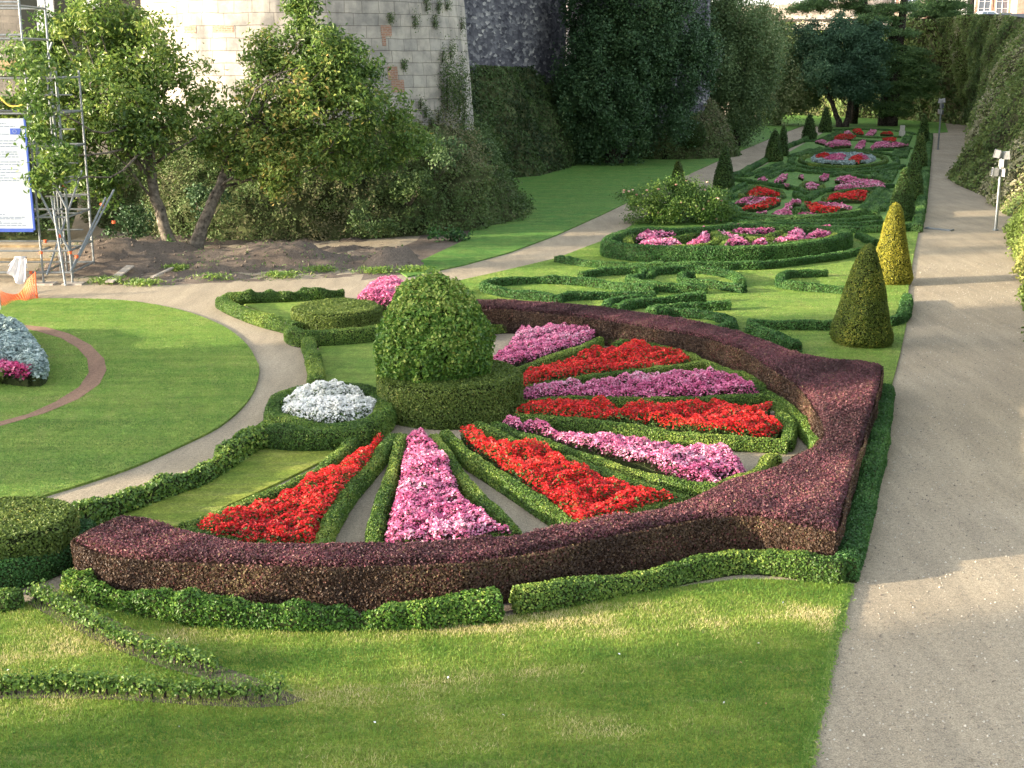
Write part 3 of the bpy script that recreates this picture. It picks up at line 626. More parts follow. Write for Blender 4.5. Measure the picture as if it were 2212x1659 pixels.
bed('long pink flower spoke below the long red one', [(1085, 897), (1106, 893), (1131, 907), (1181, 911), (1206, 925), (1256, 930), (1306, 935), (1335, 930), (1356, 940), (1406, 953), (1440, 954), (1481, 960), (1531, 960), (1571, 965), (1584, 975), (1600, 985), (1612, 1000), (1600, 1013), (1545, 1018), (1557, 1034), (1543, 1040), (1500, 1029), (1440, 1011), (1380, 987), (1306, 971), (1256, 955), (1206, 940), (1156, 921), (1106, 915)], 'pink', group=SB)
bed('long red flower spoke reaching the gravel ring', [(1114, 880), (1150, 869), (1231, 864), (1306, 868), (1340, 878), (1356, 868), (1440, 868), (1481, 869), (1550, 863), (1570, 867), (1600, 878), (1640, 868), (1668, 857), (1668, 872), (1640, 885), (1685, 905), (1692, 917), (1650, 931), (1600, 931), (1531, 925), (1481, 918), (1406, 906), (1331, 900), (1256, 893), (1181, 890), (1116, 886)], 'red', group=SB, leafm='beggreen')
bed('upper pink flower spoke above the long red one', [(1111, 851), (1130, 840), (1180, 837), (1231, 829), (1256, 831), (1290, 824), (1331, 819), (1370, 807), (1390, 811), (1440, 806), (1500, 799), (1530, 792), (1557, 795), (1545, 806), (1575, 814), (1600, 811), (1608, 824), (1642, 836), (1600, 845), (1531, 848), (1431, 851), (1331, 851), (1231, 853), (1150, 859), (1115, 861)], 'pink', group=SB)
bed('upper red flower spoke between two pink ones', [(1119, 825), (1131, 805), (1161, 789), (1211, 779), (1281, 756), (1343, 744), (1371, 734), (1401, 746), (1418, 757), (1481, 761), (1490, 772), (1440, 782), (1381, 791), (1281, 801), (1181, 813), (1120, 832)], 'red', group=SB, leafm='beggreen')
bed('topmost pink flower spoke beside the dome', [(1053, 780), (1075, 758), (1095, 740), (1120, 711), (1145, 704), (1158, 713), (1180, 704), (1206, 707), (1240, 704), (1282, 709), (1286, 719), (1265, 731), (1200, 753), (1156, 769), (1106, 786), (1058, 788)], 'pink', group=SB)
bed('small patch of red flowers behind the dome', [(1040, 697), (1056, 692), (1060, 702), (1052, 710), (1040, 708)], 'red', group=SB, leafm='beggreen')
bed('mound of white flowers in a round box edging', [(606, 858), (622, 838), (650, 826), (690, 818), (735, 822), (775, 832), (812, 850), (815, 868), (790, 882), (740, 890), (690, 892), (640, 884), (612, 872)], 'white', h=.38, size=.05, leafm='beggreen', mound=.14, zref=.45, sm=True)
bed('mound of bright pink flowers behind the flat drum hedge', [(772, 628), (790, 612), (815, 600), (850, 597), (880, 606), (900, 622), (870, 640), (810, 642), (780, 637)], 'pink', h=.45, leafm='begonia', mound=.12, zref=.5, sm=True)
def arc_pts(c, r, a0, a1, n=40, ry=None):
    a = np.linspace(a0, a1, n); return np.c_[c[0] + r * np.cos(a), c[1] + (ry or r) * np.sin(a)]
wc = GP([(700, 868)], .3)[0]
hedge('round box edging holding the white flowers', [(592, 882), (620, 905), (680, 918), (750, 916), (810, 902), (830, 870), (800, 842), (740, 830), (670, 832), (612, 850)], .36, .36, closed=True, cen=.42)
# low hedges of the near parterre
hedge('box hedge between the gravel path and the wedge of grass', [(160, 1098), (250, 1070), (340, 1038), (420, 1010), (480, 977), (540, 938), (590, 922)], .30, .30, cen=.5, rough=.06, leaf=.06)
hedge('box hedge running from the white bed towards the ring hedge', [(585, 922), (650, 928), (720, 926), (790, 922)], .40, .36, cen=.4)
hedge('box hedge along the path beside the small grass panel', [(664, 728), (672, 750), (680, 775), (684, 800), (678, 820)], .28, .3, cen=.6)
hedge('thick box hedge in front of the flat drum', [(628, 704), (650, 715), (720, 714), (815, 706)], .34, .36, cen=.42)
hedge('box hedge between the gravel and the flat drum', [(478, 642), (500, 655), (560, 678), (620, 694), (640, 700)], .30, .28, cen=.5)
hedge('row of small box plants along the far edge of the triangle lawn', [(480, 636), (560, 632), (640, 629), (742, 625)], .26, .30, cen=.38, rough=.09)
hedge('vivid box hedge in front of the purple hedge, the longer left stretch', [(150, 1226), (190, 1248), (250, 1266), (320, 1282), (400, 1294), (500, 1303), (600, 1307), (720, 1309), (850, 1308), (960, 1301), (1075, 1290)], .25, .30, leaf=.042, m='laurel', cen=.55, rough=.07)
hedge('box hedge from the gap to the path corner, in front of the purple hedge', [(1115, 1280), (1180, 1270), (1280, 1253), (1400, 1228), (1500, 1206), (1600, 1191), (1690, 1196), (1760, 1208), (1820, 1219)], .23, .28, leaf=.036, m='box', cen=.58, rough=.03)
hedge('straight box hedge along the wide gravel path beside the purple hedge', [(1828, 1206), (1856, 1110), (1880, 1010), (1900, 920), (1914, 832)], .30, .32, m='boxdark', cen=.45)
hedge('box hedge at the foot of the flat drum cut by the frame', [(-120, 1228), (-40, 1222), (40, 1205), (110, 1180), (160, 1150), (175, 1125)], .40, .34, m='boxdark', cen=.4)
hedge('short box stub beside the bare gravel corner', [(-60, 1283), (0, 1278), (44, 1272)], .32, .24, m='box', cen=.45, rough=.07)
# purple barberry hedge: ring with a square corner towards the path
pur = GP([(162, 1160), (210, 1185), (280, 1198), (400, 1206), (550, 1213), (700, 1217), (850, 1214), (1000, 1207), (1106, 1193), (1206, 1174), (1306, 1152), (1406, 1133), (1506, 1114), (1581, 1106), (1640, 1108), (1700, 1122), (1760, 1134), (1806, 1141),
          (1820, 1085), (1838, 1030), (1855, 970), (1872, 915), (1886, 870), (1900, 820), (1905, 786), (1860, 779), (1790, 774), (1734, 764), (1659, 737), (1606, 719), (1543, 703), (1481, 690), (1356, 670), (1256, 658), (1106, 648), (1000, 645), (1000, 664),
          (1106, 665), (1156, 671), (1281, 684), (1431, 709), (1531, 727), (1606, 752), (1665, 790), (1715, 822), (1752, 860), (1776, 905), (1782, 935), (1762, 962), (1719, 982), (1690, 1000), (1640, 1018), (1575, 1034), (1496, 1073), (1431, 1098), (1331, 1112), (1206, 1136), (1106, 1156), (928, 1168), (678, 1173), (553, 1174), (470, 1158), (380, 1140), (330, 1121), (262, 1112), (215, 1132)], .64)
pp = []
for i in range(len(pur)):
    a, b = pur[i], pur[(i + 1) % len(pur)]; k = max(1, int(np.linalg.norm(b - a) / .25))
    pp += [a + (b - a) * t for t in np.arange(k) / k]
V, S, T = prism(np.array(pp), .64)
o = leafy('barberry_hedge', [(V, S), (V, np.c_[T, T[:, 2]])] if False else (V, np.vstack([S, np.c_[T, T[:, :1]]])), .052, M['core_red'], M['barberry'], cov=1.9, sidemat=M['barberry_side'], cen=.48, patch=.20, jit=.75, lift=.9) if False else None
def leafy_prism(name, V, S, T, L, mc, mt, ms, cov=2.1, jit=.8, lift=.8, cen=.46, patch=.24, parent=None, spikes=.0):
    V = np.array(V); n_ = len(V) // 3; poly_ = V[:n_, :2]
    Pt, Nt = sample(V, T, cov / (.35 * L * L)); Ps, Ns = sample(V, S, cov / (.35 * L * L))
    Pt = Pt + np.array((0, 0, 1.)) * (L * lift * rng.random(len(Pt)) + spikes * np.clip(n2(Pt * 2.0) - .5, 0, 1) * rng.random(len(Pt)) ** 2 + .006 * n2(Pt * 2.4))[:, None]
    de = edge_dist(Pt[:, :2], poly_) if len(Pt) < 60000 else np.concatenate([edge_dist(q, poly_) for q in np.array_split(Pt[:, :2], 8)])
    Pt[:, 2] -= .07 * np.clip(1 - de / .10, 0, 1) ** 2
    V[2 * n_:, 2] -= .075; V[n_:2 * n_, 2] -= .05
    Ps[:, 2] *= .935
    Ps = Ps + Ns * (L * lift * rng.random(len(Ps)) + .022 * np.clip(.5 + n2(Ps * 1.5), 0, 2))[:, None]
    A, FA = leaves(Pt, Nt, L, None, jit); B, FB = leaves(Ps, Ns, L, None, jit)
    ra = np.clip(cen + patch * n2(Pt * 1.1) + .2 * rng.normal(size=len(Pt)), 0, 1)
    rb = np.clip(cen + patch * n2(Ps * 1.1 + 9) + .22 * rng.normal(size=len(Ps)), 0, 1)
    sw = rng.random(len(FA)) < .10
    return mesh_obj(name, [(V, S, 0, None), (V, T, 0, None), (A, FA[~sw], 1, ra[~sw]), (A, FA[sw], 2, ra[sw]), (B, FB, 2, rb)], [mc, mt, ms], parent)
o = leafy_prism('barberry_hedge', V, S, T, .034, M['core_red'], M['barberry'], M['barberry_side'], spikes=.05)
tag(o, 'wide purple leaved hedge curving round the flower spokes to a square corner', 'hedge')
# ---- clipped shapes
def drum(label, c, r, h, m='hornbeam', leaf=.042, name='drum_hedge', k=48, cen=.55):
    th = np.arange(k) * 2 * math.pi / k; P = np.c_[c[0] + r * np.cos(th), c[1] + r * np.sin(th)]
    V, S, T = prism(P, h)
    o = leafy_prism(name, V, S, T, leaf, M['core'], M[m], M[m], cen=cen - .12, lift=.7, patch=.13); return tag(o, label, 'hedge')
dc = GP([(728, 664)], .5)[0]; drum('flat round drum hedge with a pale clipped top behind the dome', dc, 1.08, .52)
dc = GP([(10, 1118)], .62)[0]; drum('flat round drum hedge cut by the edge of the view', dc, .9, .62)
rc_ = GP([(966, 925)], 0)[0]; rc_ = np.array((rc_[0], rc_[1] + 1.25))
drum('clipped ring hedge standing round the foot of the leafy dome', rc_, 1.36, .74, 'hornbeam', .042, 'ring_hedge')
dome = thing('laurel_dome', 'tall glossy leaved dome bush in the middle of the flower spokes', 'topiary', (rc_[0] - .32, rc_[1] + .1, 0))
dx, dy = rc_[0] - .32, rc_[1] + .1
zt = at_y(930, 600, dy)[2]
pr = [(.88, .5)] + [(r, .70 + f_ * (zt - .70)) for f_, r in [(0, .92), (.10, 1.03), (.22, 1.10), (.38, 1.09), (.54, 1.01), (.69, .88), (.81, .71), (.89, .53), (.955, .30), (1, .03)]]
V, F = lathe(pr, 44, (dx, dy)); d = .05 * n2(V * 1.5) + .03 * n3(V * .8); cc = np.array((dx, dy, 1.5)); V = V + unit(V - cc) * d[:, None]
P, N = sample(V, F, 2600); lump = np.clip(n2(P * 2.6), -1, 1.2)
P = P + N * ((.03 + .07 * lump) * rng.random(len(P)) + .07 * rng.random(len(P)) ** 3)[:, None]
A, FA = leaves(P, N, .078, .05, .85, .35)
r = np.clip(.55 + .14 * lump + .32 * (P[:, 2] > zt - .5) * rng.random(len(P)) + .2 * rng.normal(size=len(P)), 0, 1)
mesh_obj('foliage', [(cc + (V - cc) * .96, F, 0, None, True), (A, FA, 1, r)], [M['core'], M['laurel']], dome)
mesh_obj('trunk', [(*tube([(dx, dy, 0), (dx, dy, .4), (dx, dy, .9)], .12), 0, None)], M['bark'], dome)
# cones: foot centre on the ground, height from the survey
def cone(label, u, vfoot, vtip, wpx, m, leaf, group, tip=.10, utip=None, depth_off=.5):
    f = G(u, vfoot); sc_ = ray(u, vfoot)[1] / f[1]
    rad = wpx / sc_ / 2 * .97; cy = f[1] + rad * .9; cx = f[0] * (cy / f[1]); h = at_y(u, vtip, cy)[2]
    root = thing('yew_cone', label, 'topiary', (cx, cy, 0), group)
    pr = [(rad * .86, .0), (rad * .97, h * .05), (rad, h * .10), (rad * .93, h * .2), (rad * .80, h * .36), (rad * .62, h * .55), (rad * .44, h * .74), (rad * .29, h * .88), (rad * .18, h * .96), (.01, h)]
    V, F = lathe(pr, 36, (cx, cy)); dd = .02 * n3(V * .8) + .025 * n2(V * 1.3 + cx); ce = np.array((cx, cy, h * .35)); V = V + unit(V - ce) * dd[:, None]
    P, N = sample(V, F, 1.8 / (.35 * leaf * leaf)); P = P + N * (leaf * .8 * rng.random(len(P)))[:, None]
    A, FA = leaves(P, N, leaf, leaf * .6, .8, .2)
    r = np.clip(.5 + .16 * n2(P * 1.2 + cx) + .2 * rng.normal(size=len(P)), 0, 1)
    mesh_obj('foliage', [(ce + (V - ce) * .97, F, 0, None, True), (A, FA, 1, r)], [M['core_yew'], M[m]], root)
    mesh_obj('trunk', [(*tube([(cx, cy, -.02), (cx, cy, .15), (cx, cy, .4)], rad * .16), 0, None)], M['barkdark'], root)
    return root
CG = 'clipped yew cones of the parterre'
cone('big olive green yew cone beside the purple corner', 1860, 757, 530, 138, 'yew', .042, CG)
cone('yew cone with painted sunlight on its leaves behind the big olive one', 1922, 619, 442, 92, 'sunlit_yew', .045, CG)
for lab, u, vf, vt, wp, mm, lf in [('dark yew cone just beyond the sunlit cone', 1947, 480, 363, 51, 'yewfar', .075), ('second dark yew cone beyond the sunlit one, by the path', 1969, 436, 328, 44, 'yewfar', .09), ('third dark yew cone beyond the sunlit one, by the path', 1984, 371, 283, 34, 'yewfar', .10), ('farthest dark yew cone by the wide path', 1993, 314, 246, 25, 'yewfar', .13),
       ('yew cone on the far side of the rose shrub, its foot hidden', 1463, 412, 347, 33, 'yew', .08), ('dark yew cone between the rose shrub and the narrow path', 1563, 409, 319, 44, 'yewfar', .085), ('front one of the two yew cones that overlap by the narrow path', 1671, 351, 278, 38, 'yewfar', .1), ('back one of the two yew cones that overlap by the narrow path', 1690, 339, 268, 25, 'yewfar', .1), ('yew cone where the narrow path ends', 1747, 303, 245, 30, 'yewfar', .12), ('farthest yew cone on the side of the narrow path', 1782, 287, 231, 27, 'yewfar', .13)]:
    cone(lab, u, vf, vt, wp, mm, lf, CG)
# small box plants in the bare strips of the front lawn: separate little shrubs
def plantlet(label, u, v, s, group):
    p = G(u, v, .04); h = s * .86 * rng.uniform(.8, 1.15)
    root = thing('box_plant', label, 'shrub', tuple(p), group)
    n = 110; q = rng.normal(size=(n, 3)) * np.array((.22, .22, .20)) * h; q[:, 2] += h * .74; q[:, 2] = np.clip(q[:, 2], h * .35, h * 1.25)
    V, F = leaves(q + p, unit(q - (0, 0, h * .6)), .045, .032, .8, .3); mesh_obj('foliage', [(V, F, 0, np.clip(.5 + .2 * rng.normal(size=n), 0, 1))], M['box'], root)
    V, F = join([tube([p + (0, 0, -.03), p + (.01, 0, h * .4), p + (.05 * k, .03 * k, h * .8)], [.018, .015, .01], 6) for k in (-1, 1)])
    mesh_obj('stem', [(V, F, 0, None)], M['barkdark'], root)
row1 = [(76, 1300), (90, 1306), (104, 1312), (122, 1322), (137, 1330), (153, 1340), (168, 1349), (184, 1357), (200, 1366), (217, 1374), (233, 1382), (250, 1391), (268, 1400), (288, 1409), (311, 1415), (331, 1422), (359, 1430), (377, 1434), (393, 1438), (410, 1444), (434, 1448), (458, 1456)]
row2 = [(-60, 1498), (-40, 1499), (-18, 1500), (2, 1501), (15, 1503), (33, 1500), (61, 1500), (91, 1500), (110, 1496), (123, 1496), (142, 1497), (158, 1496), (174, 1497), (188, 1498), (202, 1500), (215, 1501), (229, 1502), (252, 1501), (274, 1504), (303, 1508), (327, 1510), (356, 1509), (384, 1514), (410, 1513), (431, 1512), (452, 1513), (472, 1512), (500, 1516), (530, 1516)]
L1 = 'little box plant in the slanting row that runs down to the bare point'; L2 = 'little box plant in the level row across the front lawn'
for u, v in row1: plantlet(L1, u, v, .27, 'slanting row of box plants')
for u, v in row2: plantlet(L2, u, v, .25, 'level row of box plants')
plantlet('tall box plant standing at the tip of the bare strip', 598, 1516, .30, None)
plantlet('spindly box plant just before the tip of the bare strip', 564, 1515, .22, None)
# ---- box scrolls on the middle lawn
MG = 'low box scrolls on the middle lawn'
R8 = lambda L: [(1659 + a / 4, 392.75 + b / 4) for a, b in L]
for lab, L in [('long arched box hedge in front of the kidney hedge', [(1201, 552), (1281, 563), (1369, 569), (1481, 570), (1606, 568), (1659, 566), (1734, 557), (1809, 547), (1860, 536)]),
    ('short box hedge beside the golden cone on the grass', [(1854, 502), (1875, 512), (1892, 520)]),
    ('box scroll with its tip nearest the narrow path', [(1254, 590), (1290, 582), (1356, 578), (1388, 579), (1386, 586), (1366, 594), (1366, 602), (1394, 609), (1430, 614), (1480, 617), (1526, 618)]),
    ('box scroll sweeping round the leftmost leaf shape', [(1416, 621), (1356, 614), (1306, 607), (1231, 599), (1156, 597), (1106, 600), (1062, 604), (1045, 610), (1060, 618), (1106, 627), (1160, 632), (1200, 638)]),
    ('thin box scroll below the leftmost leaf shape', [(1206, 644), (1219, 634), (1306, 630), (1360, 631), (1414, 630)]),
    ('box scroll with a hooked end above the purple hedge', [(1308, 658), (1316, 648), (1345, 641), (1406, 638)]),
    ('box scroll next inside the hooked one above the purple hedge', [(1331, 662), (1356, 652), (1431, 643), (1519, 636)]),
    ('box scroll with a round end above the purple hedge', [(1406, 672), (1410, 665), (1426, 659), (1481, 655), (1576, 652)]),
    ('zigzag box scroll touching the back of the purple hedge', [(1431, 671), (1440, 666), (1481, 668), (1543, 673), (1573, 685), (1577, 698), (1546, 706)]),
    ('curled box scroll in the middle of the lawn, its upper part', [(1402, 588), (1415, 580), (1446, 577), (1485, 575), (1550, 580), (1592, 592), (1600, 604)]),
    ('curled box scroll in the middle of the lawn, its lower part', [(1500, 588), (1474, 589), (1478, 597), (1506, 603), (1560, 610), (1608, 617)]),
    ('box scroll behind the big olive cone', [(1785, 582), (1740, 584), (1700, 586), (1686, 597), (1694, 607), (1760, 614), (1830, 619)]),
    ('straight box hedge running behind the foot of the big olive cone', [(1618, 693), (1700, 693), (1805, 694)]),
    ('box hedge slanting from the straight one to the purple hedge', [(1622, 699), (1659, 714), (1690, 728), (1722, 742)]),
    ('curved box hedge at the path edge behind the big olive cone', [(1921, 686), (1945, 678), (1956, 660), (1960, 634)])]:
    hedge(lab, L, .24, .25, leaf=.045, m='boxdark', group=MG, cen=.5, rough=.03)
# ---- kidney hedge with pink scrolls
KG = 'box scrolls inside the kidney hedge'
hedge('high kidney shaped box hedge round the pink scrolls', P2([(75, 432), (150, 388), (320, 350), (500, 362), (700, 352), (950, 334), (1300, 338), (1540, 350), (1650, 376), (1600, 408), (1400, 448), (1100, 474), (800, 481), (450, 476), (180, 456)]), .42, .56, closed=True, leaf=.05, m='boxdark', cen=.58, rough=.015)
for k, (lab, L) in enumerate([('box scroll along the pointed end of the kidney hedge', [(215, 455), (212, 415), (300, 378), (480, 366), (590, 368)]), ('short box scroll between two pink curls in the kidney hedge', [(440, 425), (560, 410), (650, 388), (680, 372)]), ('box scroll round the comma shaped pink curl', [(500, 472), (650, 472), (760, 452), (805, 420), (780, 388), (735, 366)]), ('box scroll beside the widest pink curl', [(835, 470), (862, 430), (830, 400), (765, 372)]), ('long box scroll under the back pink curl', [(860, 382), (950, 395), (1100, 405), (1180, 392), (1225, 365)]), ('box scroll crossing the middle of the kidney hedge', [(1000, 418), (1100, 428), (1200, 418), (1270, 398)]), ('box scroll along the round end of the kidney hedge', [(1150, 458), (1300, 450), (1450, 432), (1560, 410), (1605, 378)])]):
    hedge(lab, P2(L), .26, .40, leaf=.06, group=KG, cen=.6)
PG = 'pink curls inside the kidney hedge'
for lab, L in [('pink curl at the pointed end of the kidney hedge', [(268, 400), (340, 376), (500, 370), (604, 367), (604, 386), (480, 401), (400, 402), (405, 425), (560, 440), (572, 456), (420, 466), (266, 463), (290, 445), (330, 425), (266, 416)]), ('comma shaped pink curl in the kidney hedge', [(588, 455), (650, 433), (688, 400), (680, 363), (735, 368), (752, 410), (742, 442), (690, 462)]), ('widest pink curl in the middle of the kidney hedge', [(768, 370), (832, 373), (862, 395), (952, 418), (1022, 435), (980, 452), (900, 462), (838, 472), (870, 430), (820, 397)]), ('pink curl at the back of the kidney hedge', [(848, 345), (950, 348), (1100, 348), (1192, 352), (1192, 377), (1060, 382), (1030, 392), (940, 382), (868, 366)]), ('smallest pink patch in the kidney hedge', [(1028, 440), (1090, 424), (1132, 440), (1122, 457), (1040, 457)]), ('heart shaped pink curl in the kidney hedge', [(1158, 430), (1240, 424), (1250, 395), (1288, 380), (1290, 343), (1352, 363), (1382, 385), (1372, 420), (1320, 440), (1240, 442)]), ('pink curl at the round end of the kidney hedge', [(1388, 396), (1440, 374), (1470, 353), (1557, 348), (1562, 391), (1450, 416), (1390, 412)])]:
    bed(lab, P2(L), 'pink', h=.48, size=.085, dens=330, group=PG)
# ---- rose shrub
def blobs_crown(parts, n, L, m, seed=0, cen=.45, clump=.35, ncl=None, W=None, jit=1.0, up=.2, patch=.15, hollow=.55, spread=(1, 1, .8)):
    """parts: (centre, radii) ellipsoids filled with leaf clumps"""
    C = np.array([p[0] for p in parts], float); R = np.array([np.broadcast_to(p[1], 3) for p in parts], float); vol = R.prod(1) ** .75
    ncl = ncl or max(12, n // 90); i = rng.choice(len(C), ncl, p=vol / vol.sum())
    u = unit(rng.normal(size=(ncl, 3))); rr = hollow + (1 - hollow) * rng.random(ncl) ** .6
    cl = C[i] + u * R[i] * rr[:, None]; cs = clump * rng.uniform(.6, 1.3, ncl); tone = rng.normal(size=ncl) * .09
    k = rng.integers(0, ncl, n); q = rng.normal(size=(n, 3)) * np.array(spread) * .5; P = cl[k] + q * cs[k][:, None]
    V, F = leaves(P, unit(u[k] * .7 + q * .6), L, W, jit, up)
    r = np.clip(cen + tone[k] + patch * n1(P) + .17 * rng.normal(size=n), 0, 1)
    return V, F, r, cl
rp = G(1457, 488); ry = rp[1] + .8; rs = thing('rose_shrub', 'sprawling rose shrub with faded blooms behind the kidney hedge', 'shrub', (rp[0], ry, 0))
pts = [((rp[0] + dx_, ry + dy_, z), r_) for dx_, dy_, z, r_ in [(-1.3, 0, .75, (1.1, .9, .75)), (0, .2, 1.05, (1.3, 1.0, .85)), (1.2, 0, .75, (1.2, .9, .8)), (.4, .5, 1.25, (.9, .9, .6)), (-.6, -.4, .7, (1.1, .8, .7)), (1.9, .1, .5, (.7, .7, .55)), (.6, -.4, .6, (1.2, .7, .6))]]
V, F, r, cl = blobs_crown(pts, 24000, .075, None, clump=.34, cen=.40)
mesh_obj('foliage', [(V, F, 0, np.clip(r - .10, 0, 1))], M['box'], rs)
mesh_obj('stem', [(*join([tube([(rp[0] + .2 * k, ry, -.02), (rp[0] + .4 * k, ry, .4), (rp[0] + .8 * k, ry, .9)], .025, 6) for k in (-2, -1, 0, 1, 2)]), 0, None)], M['bark'], rs)
RM = leafmat('rose_petal', [(0, (.60, .28, .20)), (1, (.80, .55, .42))], .1)
for q in cl[rng.choice(len(cl), 40, replace=False)]:
    q = q + rng.normal(size=3) * .12 + (0, -.15, .15); V, F = lathe([(.008, -.03), (.045, -.01), (.06, .025), (.035, .04), (.008, .03)], 7)
    mesh_obj('bloom', [(V + q, F, 0, np.full(len(F), rng.random()), True)], RM, rs)
# ---- round bed in the circle lawn
bc = GP([(-90, 760)], .04)[0]
def ptsz(L, z): return GP(L, z)
bed('soft silver foliage on the round bed in the circle lawn', [(-150, 700), (-60, 690), (0, 690), (40, 700), (70, 725), (95, 758), (102, 785), (80, 800), (40, 790), (0, 776), (-150, 780)], 'silver', h=.45, size=.09, dens=700, leafm='silver', name='silver_plant_bed', cat='plant bed', mound=.22, zref=.4, sm=True)
bed('deep pink flowers along the front of the silver bed', [(-150, 775), (0, 774), (20, 786), (50, 795), (82, 797), (84, 808), (60, 815), (0, 808), (-150, 800)], 'magenta', h=.40, size=.075, zref=.25)
bed('small deep pink patch behind the silver foliage', [(58, 738), (72, 735), (90, 752), (86, 757), (66, 750)], 'magenta', h=.55, size=.07, zref=.5)
bs = thing('low_shrub', 'low yellowish shrub at the very edge of the circle lawn', 'shrub', tuple(G(-10, 838, .04)))
q = G(-10, 832, .04); V, F, r, _ = blobs_crown([(q + (0, 0, .15), (.28, .25, .18))], 350, .07, None, clump=.12); mesh_obj('foliage', [(V, F, 0, r)], M['hornbeam'], bs); mesh_obj('stem', [(*tube([q, q + (0, 0, .1), q + (0, 0, .2)], .03, 6), 0, None)], M['bark'], bs)
# ================================================================== FAR PARTERRE
FG = 'box bands of the far parterre'
BO = G(*P1([(1325, 365)])[0])[:2]
for lab, L, w_, h_ in [
    ('box hedge along the narrow path on the side of the far parterre', [(225, 512), (370, 437), (500, 368), (640, 285), (760, 215), (890, 165), (1040, 92)], .5, .42),
    ('dark box hedge along the wide path by the row of yew cones', [(2070, 1030), (2105, 860), (2130, 690), (2150, 560), (2165, 440), (2180, 300), (2195, 200), (2208, 100)], .55, .45),
    ('front box band of the far parterre right behind the kidney hedge', [(150, 1012), (270, 1022), (600, 1042), (1000, 1042), (1400, 1045), (1750, 1040), (2055, 1010)], .5, .42),
    ('second box band of the far parterre, bowed towards the viewer', [(150, 905), (400, 962), (650, 978), (900, 982), (1300, 975), (1690, 935)], .42, .34),
    ('third box band of the far parterre, between the first two', [(160, 955), (400, 1000), (900, 1012), (1400, 1006), (1720, 985)], .36, .28),
    ('deep bowed box hedge under the pink and red commas', [(160, 800), (230, 850), (300, 895), (560, 928), (900, 940), (1200, 915), (1480, 872), (1560, 805), (1640, 720), (1700, 650)], .55, .42),
    ('box band across the parterre below the pink zigzag', [(225, 545), (400, 578), (600, 605), (860, 642), (920, 690)], .42, .34),
    ('box band from the crossing to the cones below the pink zigzag', [(940, 700), (1060, 690), (1130, 664), (1300, 645), (1500, 662), (1640, 642), (1825, 612)], .42, .34),
    ('small dark box block between the two red boxes', [(850, 690), (900, 725), (935, 742), (980, 725), (1040, 690)], .5, .42),
    ('clipped box dot inside the pink and red commas', [(862, 850), (885, 858), (905, 850)], .6, .55)]:
    hedge(lab, P1(L), w_ * .66, h_ * .62, leaf=.06, m='boxdark', group=FG, cen=.72, rough=.02, ds=.4, jit=.35)
for lab, L in [('box frame round the left red box of the far parterre', [(288, 722), (500, 740), (690, 740), (690, 690), (560, 648), (430, 630)]), ('box frame round the right red box of the far parterre', [(1135, 752), (1380, 772), (1550, 768), (1625, 678), (1400, 668), (1240, 700)]), ('box frame round the pink diamond', [(900, 640), (960, 592), (1080, 602), (1110, 632), (1030, 664), (960, 668)])]:
    hedge(lab, P1(L), .24, .18, closed=True, leaf=.06, jit=.35, m='box', group=FG, cen=.42, rough=.02, ds=.4)
def ell(cx, cy, rx, ry, a0=0, a1=360, n=36): return [(cx + rx * math.cos(math.radians(a)), cy + ry * math.sin(math.radians(a))) for a in np.linspace(a0, a1, n, endpoint=a1 - a0 < 359)]
hedge('inner oval box ring round the silver oval bed', P1(ell(1325, 358, 430, 72)), .28, .19, closed=True, leaf=.07, jit=.35, m='box', group=FG, cen=.45, ds=.5)
hedge('outer box ring round the oval, open at the back', P1(ell(1330, 368, 540, 92, -20, 200)), .30, .20, leaf=.07, jit=.35, m='boxdark', group=FG, cen=.74, ds=.5)
hedge('widest bowed box band in front of the oval', P1(ell(1330, 372, 640, 118, 20, 160)), .30, .20, leaf=.07, jit=.35, m='boxdark', group=FG, cen=.74, ds=.5)
